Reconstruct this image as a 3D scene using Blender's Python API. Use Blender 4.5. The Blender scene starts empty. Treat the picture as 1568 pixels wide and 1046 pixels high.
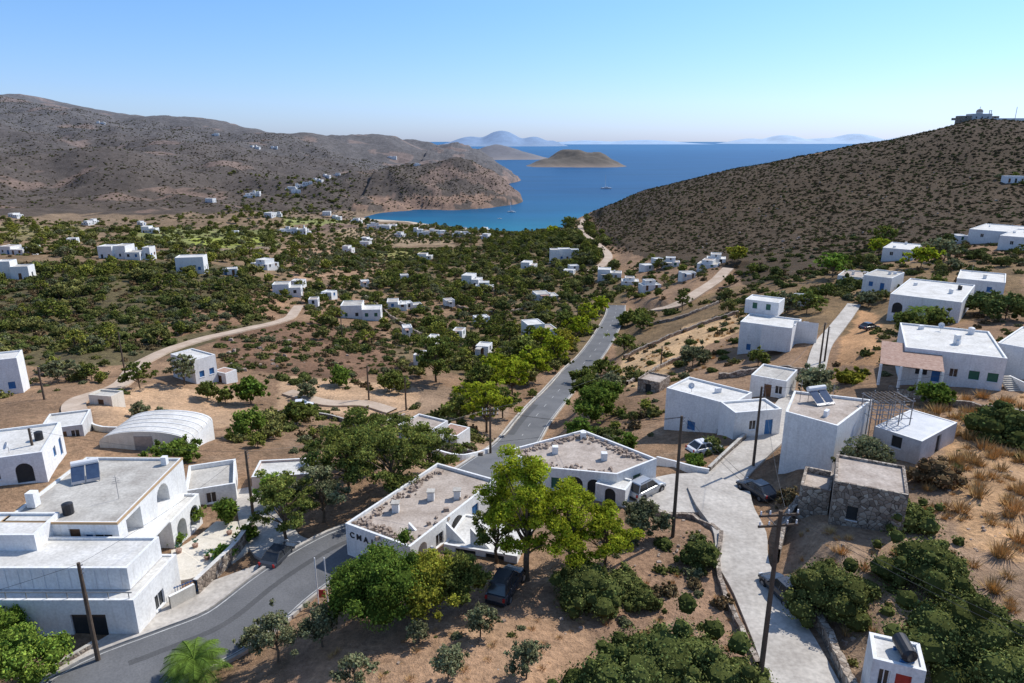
import bpy, bmesh, math, random, time
import numpy as np
from mathutils import Vector
T0=time.time()
random.seed(7); rng=np.random.default_rng(7)
scene=bpy.context.scene
F=1045.0; TH=math.atan(307/1045.0); CT=math.cos(TH); ST=math.sin(TH); CAMZ=100.0
# ------------------------------------------------------------------ survey helpers
def ray(u,v):
    dy=F*CT+ST*(523-v); return ((u-784)/dy,(-F*ST+CT*(523-v))/dy)
def at_y(u,v,Y):
    a,s=ray(u,v); return (a*Y,Y,CAMZ+s*Y)
def at_z(u,v,z):
    a,s=ray(u,v); Y=(z-CAMZ)/s; return (a*Y,Y)
def proj(x,y,z):
    d=y*CT-(z-CAMZ)*ST; d=np.where(d<1,1,d)
    up=y*ST+(z-CAMZ)*CT
    return 784+F*x/d, 523-F*up/d
# ------------------------------------------------------------------ numpy noise
_T=rng.random((256,256))
def vnoise(x,y):
    xi=np.floor(x).astype(int); yi=np.floor(y).astype(int)
    fx=x-xi; fy=y-yi; fx=fx*fx*(3-2*fx); fy=fy*fy*(3-2*fy)
    a=_T[yi&255,xi&255]; b=_T[yi&255,(xi+1)&255]; c=_T[(yi+1)&255,xi&255]; d=_T[(yi+1)&255,(xi+1)&255]
    return (a*(1-fx)+b*fx)*(1-fy)+(c*(1-fx)+d*fx)*fy
def fbm(x,y,o=4):
    s=0;a=.5;t=0
    for i in range(o):
        s=s+a*vnoise(x*2**i+17.3*i,y*2**i+9.1*i); t+=a; a*=.5
    return s/t-.5
# ------------------------------------------------------------------ terrain control points (sightings with distance)
S=[(-300,1046,38),(0,1046,38),(300,1046,37),(784,1046,34),(1230,1046,34),(1560,1046,32),(1900,1046,32),
(100,950,44),(350,950,43),(600,950,41),(850,950,41),(1180,950,41),(1400,950,38),(1568,950,37),
(400,860,52),(530,860,52.5),(784,860,49),(1130,860,48),(1280,840,46),(1568,860,43),
(400,780,61),(650,780,58),(940,780,57),(1100,780,56.5),(1400,780,52),(1540,780,50),
(980,740,63),(1150,740,61.5),(320,700,74),(640,700,76),(784,692,90),(1190,700,66.5),(1500,700,61),
(60,660,80),(450,660,92),(600,660,96),(720,660,98),(810,660,104),(900,640,98),(1000,660,84),(1180,650,78),(1560,660,68),
(100,620,95),(300,620,108),(450,620,112),(620,620,118),(840,620,120),(940,600,112),(1200,600,92),(1480,600,84),
(60,580,120),(300,590,118),(500,580,135),(700,580,140),(868,590,140),(1000,570,130),(1250,570,102),(1568,570,92),
(60,540,140),(240,530,150),(420,520,165),(600,540,165),(760,540,170),(905,545,170),(1040,530,150),(1200,545,116),(1330,530,112),
(60,500,170),(250,500,175),(430,495,185),(600,500,205),(760,500,215),(930,500,200),(1060,490,180),(1300,480,150),(1400,495,135),(1560,460,150),
(100,450,205),(300,450,215),(440,455,240),(600,460,255),(780,460,265),(945,460,250),(1080,450,220),(1250,430,200),(1450,420,185),
(100,415,235),(300,415,255),(440,420,290),(600,420,330),(760,420,340),(920,420,310),(1050,420,265),(1120,400,270),(1300,390,245),(1500,380,230),
(60,395,280),(200,395,300),(400,395,370),(600,395,430),(760,390,440),(900,390,370),
(50,365,430),(250,370,440),(420,370,520),(600,370,600),(760,370,560),(880,365,470),(960,370,390),
(100,345,580),(300,345,640),(480,345,720),(620,350,770),(720,355,755),(790,360,735),(880,345,600),(960,340,480),(1100,350,380),(1300,340,330),(1500,330,300),
(905,322,640),(1000,288,620),(1100,268,600),(1200,247,580),(1300,228,560),(1400,208,540),(1490,186,520),(1568,188,500),(1800,200,480),
(1000,320,480),(1200,300,430),(1400,270,420),(1550,250,400),
(50,318,750),(300,322,800),(450,318,900),(100,280,950),(50,250,1050),(200,290,950),(200,240,1080),(180,218,1160),(120,224,1130),(300,246,1150),(300,216,1500),
(250,206,1500),(420,270,1200),(420,230,1500),(500,240,1500),(480,212,1700),(560,220,1900),(100,190,1550),(0,178,1600),
(0,151,2000),(60,152,2000),(110,166,1950),(190,184,1900),(270,179,2100),(350,186,2200),(410,207,2200),
(650,296,1110),(640,260,1250),(700,258,1250),(745,264,1240),(772,284,1240),(788,298,1245),(600,280,1150),(560,300,1080),(560,266,1280),(500,320,980),
(620,214,2200),(700,226,2200),(745,241,2100),(765,258,1900),(560,236,1800),
(-300,300,800),(-300,150,2000),(-300,400,260),(-300,600,120),(-300,850,50),
(1850,300,380),(1850,450,150),(1850,600,85),(1850,800,50)]
C=[at_y(*s) for s in S]
C+=[(-194,961,0.3),(-139,897,0),(-66,835,0),(12,770,0),(50,800,0),(85,815,-1),(150,830,-5),(300,850,-12),(600,900,-25),(60,715,10),
(-165,1030,1),(-82,1040,0),(-30,1080,0),(17,1250,-1),(38,1240,-9),(-21,1600,-2),(-17,2040,0),(10,1420,-10),(-190,1480,20),(-110,1450,8),(-60,1420,0),(-250,1650,38),(-130,1750,34),(-300,1320,30),
(-60,1160,20),(-125,960,-5),(-60,945,-8),(0,900,-10),(0,1050,-14),(60,1000,-16),(150,1200,-30),(400,1500,-60),(1500,1500,-90),(1500,3000,-90),(200,3000,-80),
(60,1700,-25),(40,2100,-20),(-30,2500,-25),(-200,3000,-30),(-600,3200,10),(-1600,3000,70),(-3000,3000,90),(3000,1200,-60),(-800,1350,75),(-500,1350,70),
(0,0,71),(0,-40,73),(60,-40,76),(-60,-40,68),(200,0,90),(-200,0,60),(300,100,90),(-300,100,60)]
C=np.array(C)
def warp(x,y):
    return 2.0*x/(y+120),np.log((y+120)/120)*1.4
cw=np.stack(warp(C[:,0],C[:,1]),1); n=len(C); RC=0.03
def phi(r2): return np.sqrt(r2+RC*RC)
A=np.zeros((n+3,n+3)); d2=((cw[:,None]-cw[None])**2).sum(-1)
A[:n,:n]=phi(d2)-np.eye(n)*0.003; A[:n,n]=1; A[:n,n+1:]=cw; A[n,:n]=1; A[n+1:,:n]=cw.T
wsol=np.linalg.solve(A,np.concatenate([C[:,2],[0,0,0]]))
NX,NY=960,740
ax=math.asinh(3300/60.); gx=60*np.sinh(np.linspace(-ax,ax,NX))
gy=60*np.sinh(np.linspace(math.asinh(-45/60.),math.asinh(3400/60.),NY))
HZ=np.zeros((NY,NX))
for j in range(NY):
    wx,wy=warp(gx,gy[j])
    r2=(wx[:,None]-cw[None,:,0])**2+(wy-cw[None,:,1])**2
    HZ[j]=phi(r2)@wsol[:n]+wsol[n]+wsol[n+1]*wx+wsol[n+2]*wy
GX,GY=np.meshgrid(gx,gy)
DIST=np.hypot(GX,GY)
amp=np.clip((DIST-450)/700,0,1)*np.where(GX>60,.45,1)
land=np.clip((HZ+1)/14,0,1)
rid=1-2*np.abs(fbm(GX/210+7,GY/210+3,4))*2
HZ+=amp*land*(34*fbm(GX/230,GY/230,5)+18*(rid-.72)+10*fbm(GX/45+9,GY/45,4))
HZ+=land*np.clip((DIST-60)/150,0,1)*2.6*fbm(GX/26+3,GY/26,4)*np.clip(1-np.exp(-DIST/120),0,1)
HZ+=land*0.5*fbm(GX/4+30,GY/4,3)
# rocky shore step round the headland
m_=(GY>985)&(GX<80)&(GX>-230)&(GY<2200); HZ=np.where(m_&(HZ>.3),HZ+np.clip(HZ,0,2.5)*2.8*(1+fbm(GX/12,GY/12,3)),HZ)
def height(x,y):
    x=np.asarray(x,float); y=np.asarray(y,float)
    i=np.clip(np.searchsorted(gx,x)-1,0,NX-2); j=np.clip(np.searchsorted(gy,y)-1,0,NY-2)
    tx=np.clip((x-gx[i])/(gx[i+1]-gx[i]),0,1); ty=np.clip((y-gy[j])/(gy[j+1]-gy[j]),0,1)
    return (HZ[j,i]*(1-tx)+HZ[j,i+1]*tx)*(1-ty)+(HZ[j+1,i]*(1-tx)+HZ[j+1,i+1]*tx)*ty
_YS=np.geomspace(18,3200,3500)
def sight(u,v,ymin=0):
    a,s=ray(u,v); ys=_YS[_YS>ymin]
    g=CAMZ+s*ys-np.maximum(height(a*ys,ys),0)
    k=np.where(g<0)[0]
    if len(k)==0: Y=ys[-1]
    else:
        k=k[0]
        Y=ys[k] if k==0 else ys[k-1]+(ys[k]-ys[k-1])*g[k-1]/(g[k-1]-g[k])
    return (a*Y,Y,max(CAMZ+s*Y,0))
# ------------------------------------------------------------------ paths carved in the terrain
BLOCK=np.zeros((NY,NX),bool)
def catmull(P,step):
    P=np.array(P,float); Q=np.vstack([2*P[0]-P[1],P,2*P[-1]-P[-2]]); out=[]
    for i in range(1,len(Q)-2):
        L=np.linalg.norm(Q[i+1]-Q[i]); m=max(2,int(L/step))
        for t in np.arange(m)/m:
            out.append(.5*((2*Q[i])+(-Q[i-1]+Q[i+1])*t+(2*Q[i-1]-5*Q[i]+4*Q[i+1]-Q[i+2])*t*t+(-Q[i-1]+3*Q[i]-3*Q[i+1]+Q[i+2])*t**3))
    out.append(Q[-2]); return np.array(out)
class Path:
    def __init__(s,px,width,smooth=7,wide=None,margin=3.0):
        W=[sight(u,v)[:2] for u,v in px]
        s.P=catmull(W,1.0); n=len(s.P)
        z=height(s.P[:,0],s.P[:,1]); k=smooth
        zp=np.pad(z,k,mode='edge'); z=np.convolve(zp,np.ones(2*k+1)/(2*k+1),'valid'); s.z=z
        t=np.gradient(s.P,axis=0); t/=np.linalg.norm(t,axis=1)[:,None]+1e-9; s.T=t
        s.N=np.stack([t[:,1],-t[:,0]],1)   # right side
        s.hw=np.full(n,width/2.0) if wide is None else np.interp(np.arange(n),np.linspace(0,n-1,len(wide)),np.array(wide)/2.)
        bd=np.full((NY,NX),1e9); bz=np.zeros((NY,NX)); bh=np.zeros((NY,NX))
        for i in range(n):
            x,y=s.P[i]; R=s.hw[i]+margin+.02*abs(y)
            i0,i1=np.searchsorted(gx,[x-R,x+R]); j0,j1=np.searchsorted(gy,[y-R,y+R])
            if i1<=i0 or j1<=j0: continue
            d=np.hypot(GX[j0:j1,i0:i1]-x,GY[j0:j1,i0:i1]-y)
            m=d<bd[j0:j1,i0:i1]
            bd[j0:j1,i0:i1][m]=d[m]; bz[j0:j1,i0:i1][m]=z[i]; bh[j0:j1,i0:i1][m]=s.hw[i]
        R=bh+margin+.02*np.abs(GY); fl=bh+.6+.008*np.abs(GY)
        w=np.clip((R-bd)/(R-fl+1e-6),0,1); w[bd>1e8]=0
        global HZ,BLOCK
        HZ[:]=HZ*(1-w)+(bz-.13-.0015*np.abs(GY))*w
        BLOCK|=(bd<bh+.5)
ROAD=Path([(60,1110),(150,1048),(250,1000),(350,948),(440,897),(530,850),(610,800),(700,745),(775,697),(812,650),(845,610),(875,575),(905,545),(927,512),(941,485),(944,468)],6.2,smooth=12)
ALLEY=Path([(1262,1120),(1232,1046),(1200,980),(1165,910),(1138,860),(1132,810),(1110,775),(1100,750)],0,smooth=4,wide=[4.6,4.4,4.2,4.0,4.2,5.0,6])
PLAZA=Path([(950,768),(1010,758),(1070,752),(1120,742)],0,smooth=5,wide=[4.5,6.5,8,6])
LANE=Path([(1085,758),(1120,722),(1150,692),(1185,660),(1205,628),(1225,600)],3.6,smooth=4)
LANE2=Path([(1240,590),(1250,560),(1262,525),(1290,490),(1308,465)],3.0,smooth=4)
VLANE=Path([(455,845),(425,835),(405,800),(398,770),(392,745)],4.4,smooth=4)
APRON=Path([(40,1085),(140,1020),(235,965),(330,915),(420,868)],0,smooth=6,wide=[4,4.2,4.6,4.6,2.2],margin=1.5)
TR1=Path([(120,645),(118,612),(185,588),(215,556),(290,525),(370,505),(438,488),(458,468)],3.2,smooth=4)
TR2=Path([(893,335),(889,350),(905,368),(930,388),(926,402),(905,416)],4.2,smooth=4)
TR3=Path([(955,478),(1000,474),(1045,462),(1090,434),(1115,410)],4.0,smooth=4)
TR4=Path([(600,628),(560,618),(500,615),(440,600)],2.6,smooth=4)
PATIO=Path([(262,865),(300,855),(345,830),(370,800)],0,smooth=4,wide=[5,6,6,5])
print('terrain',time.time()-T0)
# ------------------------------------------------------------------ materials
def newmat(name):
    m=bpy.data.materials.new(name); m.use_nodes=True; nt=m.node_tree
    return m,nt,nt.nodes['Principled BSDF']
def L(nt,a,b): nt.links.new(a,b)
def ramp(nt,fac,stops):
    r=nt.nodes.new('ShaderNodeValToRGB'); e=r.color_ramp.elements
    e[0].position=stops[0][0]; e[0].color=(*stops[0][1],1); e[1].position=stops[-1][0]; e[1].color=(*stops[-1][1],1)
    for p,c in stops[1:-1]:
        x=e.new(p); x.color=(*c,1)
    L(nt,fac,r.inputs[0]); return r.outputs[0]
def noise(nt,vec,scale,detail=6,rough=.6):
    n=nt.nodes.new('ShaderNodeTexNoise'); n.inputs['Scale'].default_value=scale; n.inputs['Detail'].default_value=detail; n.inputs['Roughness'].default_value=rough
    L(nt,vec,n.inputs['Vector']); return n.outputs['Fac']
def mix(nt,fac,a,b,mode='MIX'):
    m=nt.nodes.new('ShaderNodeMix'); m.data_type='RGBA'; m.blend_type=mode
    for s,val in ((m.inputs[0],fac),(m.inputs[6],a),(m.inputs[7],b)):
        if isinstance(val,(int,float)): s.default_value=val
        elif isinstance(val,tuple): s.default_value=(*val,1)
        else: L(nt,val,s)
    return m.outputs[2]
def geo(nt): return nt.nodes.new('ShaderNodeNewGeometry').outputs['Position']
def bump(nt,b,h,strength,dist=.05):
    n=nt.nodes.new('ShaderNodeBump'); n.inputs['Strength'].default_value=strength; n.inputs['Distance'].default_value=dist
    L(nt,h,n.inputs['Height']); L(nt,n.outputs[0],b.inputs['Normal'])
def math_(nt,op,a,b=None,clamp=False):
    m=nt.nodes.new('ShaderNodeMath'); m.operation=op; m.use_clamp=clamp
    for s,val in ((m.inputs[0],a),(m.inputs[1],b)):
        if val is None: continue
        if isinstance(val,(int,float)): s.default_value=val
        else: L(nt,val,s)
    return m.outputs[0]
def nm(name,c1,c2,scale=1.,rough=.85,bs=0.,bd=.03,fine=None,spec=.3,metal=0.,lo=.82,hi=1.1,streak=0.):
    m,nt,b=newmat(name); p=geo(nt)
    n1=noise(nt,p,scale,5,.65); col=ramp(nt,n1,[(.3,c1),(.7,c2)])
    n2=noise(nt,p,fine or scale*12,3,.6); g=ramp(nt,n2,[(.25,(lo,)*3),(.75,(hi,)*3)])
    col=mix(nt,1.0,col,g,'MULTIPLY')
    if streak:
        mp=nt.nodes.new('ShaderNodeMapping'); mp.inputs['Scale'].default_value=(2.6,2.6,.22); L(nt,p,mp.inputs[0])
        n3=noise(nt,mp.outputs[0],1.,5,.7); col=mix(nt,1.,col,ramp(nt,n3,[(.5,(1,1,1)),(.78,(1-streak,1-streak*1.1,1-streak*1.25))]),'MULTIPLY')
    L(nt,col,b.inputs['Base Color'])
    b.inputs['Roughness'].default_value=rough; b.inputs['Specular IOR Level'].default_value=spec; b.inputs['Metallic'].default_value=metal
    if bs: bump(nt,b,n2,bs,bd)
    return m
M={}
M['white']=nm('whitewash',(.70,.70,.69),(.82,.82,.80),.7,.8,0,.01,5,streak=.16)
M['cream']=nm('cream_render',(.60,.55,.46),(.72,.67,.58),.6,.85,0,.01,9,streak=.2)
M['grey']=nm('grey_render',(.46,.45,.44),(.63,.62,.60),.8,.85,0,.02,9,streak=.22)
M['pink']=nm('faded_pink_render',(.48,.38,.34),(.60,.50,.46),.8,.85,0,.02,9,streak=.2)
M['deck']=nm('cement_roof',(.36,.33,.29),(.60,.57,.51),.45,.9,.4,.02,4,lo=.7)
M['deckw']=nm('limed_roof',(.52,.50,.455),(.74,.72,.68),.45,.85,.3,.02,4,lo=.74)
M['deckp']=nm('pinkish_cement_roof',(.34,.275,.225),(.56,.48,.41),.6,.9,.4,.02,5,lo=.65)
M['trim']=nm('ochre_trim',(.45,.30,.16),(.5,.34,.2),2,.7)
M['glass']=nm('window_glass',(.02,.025,.03),(.04,.045,.05),.5,.12,spec=.6)
M['frame']=nm('painted_frame',(.7,.7,.7),(.78,.78,.78),2,.5)
M['blue']=nm('blue_paint',(.03,.13,.32),(.05,.18,.4),2,.5)
M['green']=nm('green_paint',(.03,.12,.08),(.05,.16,.1),2,.5)
M['brown']=nm('brown_wood',(.12,.06,.03),(.2,.1,.05),3,.6)
M['red']=nm('red_paint',(.4,.04,.03),(.5,.06,.04),3,.6)
M['dark']=nm('dark_interior',(.03,.03,.03),(.05,.05,.05),1,.9)
M['asphalt']=nm('asphalt',(.105,.107,.112),(.165,.165,.168),.2,.85,.3,.01,8,lo=.75,hi=1.15)
M['asphalt2']=nm('asphalt_repair',(.075,.077,.08),(.10,.10,.102),.4,.85,.3,.01,8,lo=.75,hi=1.15)
M['concrete']=nm('concrete_paving',(.36,.325,.285),(.56,.52,.465),.3,.9,.3,.02,3,lo=.72,hi=1.15)
M['track']=nm('dirt_track',(.38,.28,.20),(.56,.45,.35),.3,.95,.3,.03,4)
M['line']=nm('road_paint',(.28,.28,.275),(.58,.58,.56),1.5,.7)
M['metal']=nm('grey_metal',(.25,.25,.26),(.38,.38,.39),2,.45,metal=.6)
M['sheet']=nm('corrugated_sheet',(.42,.43,.44),(.55,.55,.56),.8,.5,metal=.2)
M['wood']=nm('weathered_wood',(.07,.05,.035),(.13,.095,.07),3,.85)
M['bark']=nm('bark',(.10,.07,.045),(.2,.15,.10),4,.9)
M['tyre']=nm('tyre_rubber',(.015,.015,.015),(.03,.03,.03),5,.8)
M['silver']=nm('silver_car_paint',(.42,.44,.46),(.46,.48,.5),1,.3,spec=.6,metal=.4)
M['darkcar']=nm('dark_car_paint',(.03,.035,.045),(.05,.055,.065),1,.25,spec=.6)
M['whitecar']=nm('white_car_paint',(.65,.65,.66),(.7,.7,.7),1,.3,spec=.6)
M['lamp']=nm('lamp_lens',(.6,.6,.6),(.7,.7,.7),3,.2)
M['redlamp']=nm('red_lens',(.35,.02,.02),(.4,.03,.03),3,.3)
M['tank']=nm('black_tank',(.02,.02,.022),(.035,.035,.04),2,.4)
M['panel']=nm('solar_collector',(.03,.05,.1),(.05,.08,.14),2,.15,spec=.7)
M['sail']=nm('boat_gelcoat',(.7,.7,.7),(.78,.78,.78),1,.4)
M['stone1']=nm('loose_stone',(.24,.175,.13),(.44,.355,.29),.8,.95,0,.05,6)
def tile_mat():
    m,nt,b=newmat('terracotta_tiles'); p=geo(nt)
    w=nt.nodes.new('ShaderNodeTexWave'); w.inputs['Scale'].default_value=1.6; w.inputs['Distortion'].default_value=.6; L(nt,p,w.inputs['Vector'])
    c=ramp(nt,noise(nt,p,2.5),[(.3,(.30,.16,.11)),(.7,(.50,.34,.26))]); c=mix(nt,.35,c,ramp(nt,w.outputs['Fac'],[(0,(.4,.4,.4)),(1,(1,1,1))]),'MULTIPLY')
    L(nt,c,b.inputs['Base Color']); b.inputs['Roughness'].default_value=.85; bump(nt,b,w.outputs['Fac'],.6,.06); return m
M['tile']=tile_mat()
def stone_mat():
    m,nt,b=newmat('dry_stone_masonry'); p=geo(nt)
    v=nt.nodes.new('ShaderNodeTexVoronoi'); v.feature='DISTANCE_TO_EDGE'; v.inputs['Scale'].default_value=2.6; L(nt,p,v.inputs['Vector'])
    v2=nt.nodes.new('ShaderNodeTexVoronoi'); v2.inputs['Scale'].default_value=2.6; L(nt,p,v2.inputs['Vector'])
    s=nt.nodes.new('ShaderNodeSeparateColor'); L(nt,v2.outputs['Color'],s.inputs[0])
    c=ramp(nt,s.outputs[0],[(0,(.18,.14,.11)),(.5,(.30,.24,.19)),(1,(.46,.40,.33))])
    e=ramp(nt,v.outputs['Distance'],[(.0,(.15,.13,.11)),(.07,(1,1,1))])
    c=mix(nt,1.,c,e,'MULTIPLY'); L(nt,c,b.inputs['Base Color']); b.inputs['Roughness'].default_value=.95
    bump(nt,b,v.outputs['Distance'],.8,.15); return m
M['stone']=stone_mat()
def foliage(name,c1,c2,trans=0.):
    m,nt,b=newmat(name); nt.nodes.remove(b)
    at=nt.nodes.new('ShaderNodeAttribute'); at.attribute_name='tint'
    oi=nt.nodes.new('ShaderNodeObjectInfo')
    c=mix(nt,oi.outputs['Random'],c1,c2)
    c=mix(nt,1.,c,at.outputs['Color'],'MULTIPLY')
    d=nt.nodes.new('ShaderNodeBsdfDiffuse'); L(nt,c,d.inputs[0]); out=d.outputs[0]
    if trans:
        t=nt.nodes.new('ShaderNodeBsdfTranslucent'); x=nt.nodes.new('ShaderNodeMixShader'); x.inputs[0].default_value=trans
        L(nt,c,t.inputs[0]); L(nt,d.outputs[0],x.inputs[1]); L(nt,t.outputs[0],x.inputs[2]); out=x.outputs[0]
    L(nt,out,nt.nodes['Material Output'].inputs[0]); return m
M['f_pine']=foliage('pine_needles',(.30,.36,.030),(.36,.41,.04),.35)
M['f_dpine']=foliage('dark_pine_needles',(.145,.18,.045),(.20,.23,.058),.25)
M['f_broad']=foliage('broad_leaves',(.125,.20,.036),(.17,.24,.045),.28)
M['f_yel']=foliage('yellowing_leaves',(.38,.34,.05),(.32,.33,.05),.3)
M['f_olive']=foliage('olive_leaves',(.23,.245,.135),(.19,.205,.11),.2)
M['f_bush']=foliage('lentisk_leaves',(.125,.155,.048),(.165,.185,.06))
M['f_green']=foliage('bright_green_leaves',(.20,.32,.055),(.24,.34,.06),.3)
M['f_scrub']=foliage('dry_scrub',(.15,.115,.068),(.125,.105,.058))
M['f_brown']=foliage('brown_scrub',(.25,.165,.09),(.20,.155,.085))
M['f_grass']=foliage('dry_grass',(.56,.34,.14),(.46,.31,.14))
M['f_valley']=foliage('valley_foliage',(.13,.15,.048),(.28,.27,.09))
M['f_vpine']=foliage('valley_pine_foliage',(.13,.16,.042),(.31,.32,.065))
# ------------------------------------------------------------------ mesh builder
def new_obj(name,me,parent=None,loc=(0,0,0)):
    o=bpy.data.objects.new(name,me); scene.collection.objects.link(o); o.location=loc
    if parent: o.parent=parent
    return o
class MB:
    def __init__(s): s.v=[];s.f=[];s.m=[];s.mats=[]
    def mi(s,k):
        if k not in s.mats: s.mats.append(k)
        return s.mats.index(k)
    def face(s,pts,k):
        i=len(s.v); s.v+=[tuple(p) for p in pts]; s.f.append(tuple(range(i,i+len(pts)))); s.m.append(s.mi(k))
    def box(s,c,size,k,rz=0.,taper=1.):
        cx,cy,cz=c; a,b,h=size[0]/2,size[1]/2,size[2]/2; co,si=math.cos(rz),math.sin(rz); P=[]
        for z,t in ((-h,1),(h,taper)):
            for x,y in ((-a,-b),(a,-b),(a,b),(-a,b)):
                x*=t;y*=t; P.append((cx+x*co-y*si,cy+x*si+y*co,cz+z))
        i=len(s.v); s.v+=P
        for q in ((0,3,2,1),(4,5,6,7),(0,1,5,4),(1,2,6,5),(2,3,7,6),(3,0,4,7)):
            s.f.append(tuple(i+j for j in q)); s.m.append(s.mi(k))
    def tube(s,path,rad,k,nseg=6,cap=True):
        path=[Vector(p) for p in path]; rings=[]
        for i,p in enumerate(path):
            d=(path[min(i+1,len(path)-1)]-path[max(i-1,0)]).normalized()
            a=d.cross(Vector((0,0,1)));
            if a.length<.01: a=Vector((1,0,0))
            a.normalize(); b=d.cross(a); r=rad[i] if hasattr(rad,'__len__') else rad
            j=len(s.v); rings.append(j)
            for q in range(nseg):
                t=2*math.pi*q/nseg; s.v.append(tuple(p+a*math.cos(t)*r+b*math.sin(t)*r))
        for i in range(len(path)-1):
            for q in range(nseg):
                s.f.append((rings[i]+q,rings[i]+(q+1)%nseg,rings[i+1]+(q+1)%nseg,rings[i+1]+q)); s.m.append(s.mi(k))
        if cap:
            for r0 in (rings[0],rings[-1]): s.f.append(tuple(range(r0,r0+nseg))); s.m.append(s.mi(k))
    def obj(s,name,parent=None,loc=(0,0,0),rz=0.,smooth=False):
        me=bpy.data.meshes.new(name); me.from_pydata(s.v,[],s.f)
        for k in s.mats: me.materials.append(M[k])
        me.polygons.foreach_set('material_index',s.m)
        if smooth: me.polygons.foreach_set('use_smooth',[True]*len(s.f))
        me.update(); o=new_obj(name,me,parent,loc); o.rotation_euler=(0,0,rz); return o
def empty(name,loc=(0,0,0),rz=0.):
    e=bpy.data.objects.new(name,None); scene.collection.objects.link(e); e.location=loc; e.rotation_euler=(0,0,rz); e.empty_display_size=.5; return e
# ------------------------------------------------------------------ ground sheet
def inpoly(x,y,poly):
    r=np.zeros(np.shape(x),bool); n=len(poly); j=n-1
    for i in range(n):
        xi,yi=poly[i]; xj,yj=poly[j]
        c=((yi>y)!=(yj>y))&(x<(xj-xi)*(y-yi)/((yj-yi) if yj!=yi else 1e-9)+xi); r^=c; j=i
    return r
def build_ground():
    z=HZ.copy(); U,V=proj(GX,GY,z)
    k=np.clip(DIST/120,.15,1)
    U=U+28*fbm(GX/(9*k*2),GY/(9*k*2),3); V=V+14*fbm(GX/(9*k*2)+50,GY/(9*k*2),3)
    col=np.zeros((NY,NX,3)); col[:]=(.29,.185,.115); scr=np.full((NY,NX),.35)
    def setp(mask,c,s=None):
        col[mask]=c
        if s is not None: scr[mask]=s
    def pp(poly,c,s=None): setp(inpoly(U,V,poly),c,s)
    hill=(.088,.062,.040)
    far=(GY>680)&(GX<200); setp(far,(.092,.066,.045),.8)
    setp((GY>1500),(.10,.078,.06),.7)
    pp([(0,330),(560,325),(880,340),(900,420),(700,480),(430,440),(0,400)],(.24,.165,.098),.5)
    pp([(600,400),(900,350),(960,440),(930,520),(760,600),(600,540)],(.20,.145,.082),.6)
    pp([(905,318),(1000,284),(1200,243),(1400,204),(1490,180),(2200,150),(2200,430),(1560,345),(1400,385),(1260,425),(1140,445),(1120,410),(1000,400),(930,372)],hill,.9)
    setp((GY>260)&(GX>250),hill,.9)
    pp([(930,500),(1130,440),(1360,400),(1568,390),(1568,480),(1320,520),(1130,500),(960,590)],(.23,.155,.085),.6)
    pp([(925,590),(955,540),(1050,498),(1135,470),(1135,508),(1050,550),(990,595)],(.54,.36,.20),.12)
    pp([(980,530),(1010,520),(1130,470),(1130,482)],(.60,.41,.24),.1)
    pp([(1270,560),(1310,470),(1340,480),(1345,560)],(.50,.29,.15),.2)
    pp([(-300,400),(300,400),(430,440),(420,500),(200,560),(0,560),(-300,560)],(.14,.115,.06),.9)
    pp([(180,520),(420,440),(440,480),(330,505),(230,530)],(.28,.17,.105),.5)
    pp([(330,520),(450,490),(560,500),(620,560),(500,590),(340,560)],(.21,.125,.08),.6)
    pp([(420,575),(620,590),(720,620),(700,650),(420,625)],(.48,.32,.20),.15)
    pp([(130,610),(240,590),(350,600),(420,640),(300,660),(150,650)],(.50,.33,.205),.12)
    pp([(205,350),(420,352),(430,378),(330,382),(210,372)],(.21,.22,.075),.15)
    pp([(290,366),(400,362),(415,374),(300,380)],(.29,.32,.07),.05)
    pp([(0,345),(120,343),(140,362),(0,368)],(.24,.20,.09),.2)
    pp([(430,335),(520,333),(530,345),(430,345)],(.26,.27,.09),.1)
    pp([(430,380),(560,372),(580,420),(450,430)],(.36,.23,.145),.2)
    pp([(500,345),(640,350),(700,375),(520,372)],(.36,.26,.16),.2)
    pp([(560,385),(700,380),(690,396),(570,400)],(.27,.25,.09),.1)
    pp([(600,440),(760,430),(800,480),(640,500)],(.24,.155,.095),.3)
    pp([(400,1200),(480,900),(900,880),(1000,780),(1110,790),(1140,960),(1200,1200)],(.34,.215,.14),.12)
    pp([(470,960),(900,930),(900,1060),(470,1060)],(.42,.265,.165),.08)
    pp([(1180,860),(1220,760),(1380,700),(1480,600),(1568,560),(2200,500),(2200,1300),(1320,1200)],(.35,.235,.155),.15)
    pp([(1440,640),(1580,600),(1900,700),(1700,900),(1470,830)],(.48,.30,.165),.08)
    pp([(640,590),(790,600),(780,680),(640,720)],(.31,.215,.145),.2)
    near=np.clip(1-DIST/160,0,1); pat=np.clip((fbm(GX/3.2+11,GY/3.2,5)+.0)*4.5,0,1)*near; col[:]=col*(1-pat[...,None]*.38)+np.array((.14,.11,.075))*(pat[...,None]*.38)
    pal=np.clip((fbm(GX/2.1+71,GY/2.1,4)-.1)*5,0,1)*near; col[:]=col*(1-pal[...,None]*.3)+np.array((.54,.42,.32))*(pal[...,None]*.3)
    cliff=(GY>985)&(z<18)&(z>-3)&(GX>-230)&(fbm(GX/22,GY/22)>-.10); setp(cliff,(.25,.155,.10),.25)
    beach=(z<1.6)&(GY<930)&(GX<100); setp(beach,(.52,.43,.33),0)
    setp((fbm(GX/70+5,GY/70,4)>.17)&(GY>680)&(GX<100)&(z>3),(.19,.125,.088),.5)
    v=.82+.6*(fbm(GX/14,GY/14,4)+.5)*.6; col*=v[...,None]
    h=(1-np.exp(-np.maximum(DIST-450,0)/7000))[...,None]; col[:]=col*(1-h)+np.array((.26,.33,.44))*h; scr*=1-h[...,0]  # aerial haze painted into the soil colour, stronger with distance
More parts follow.
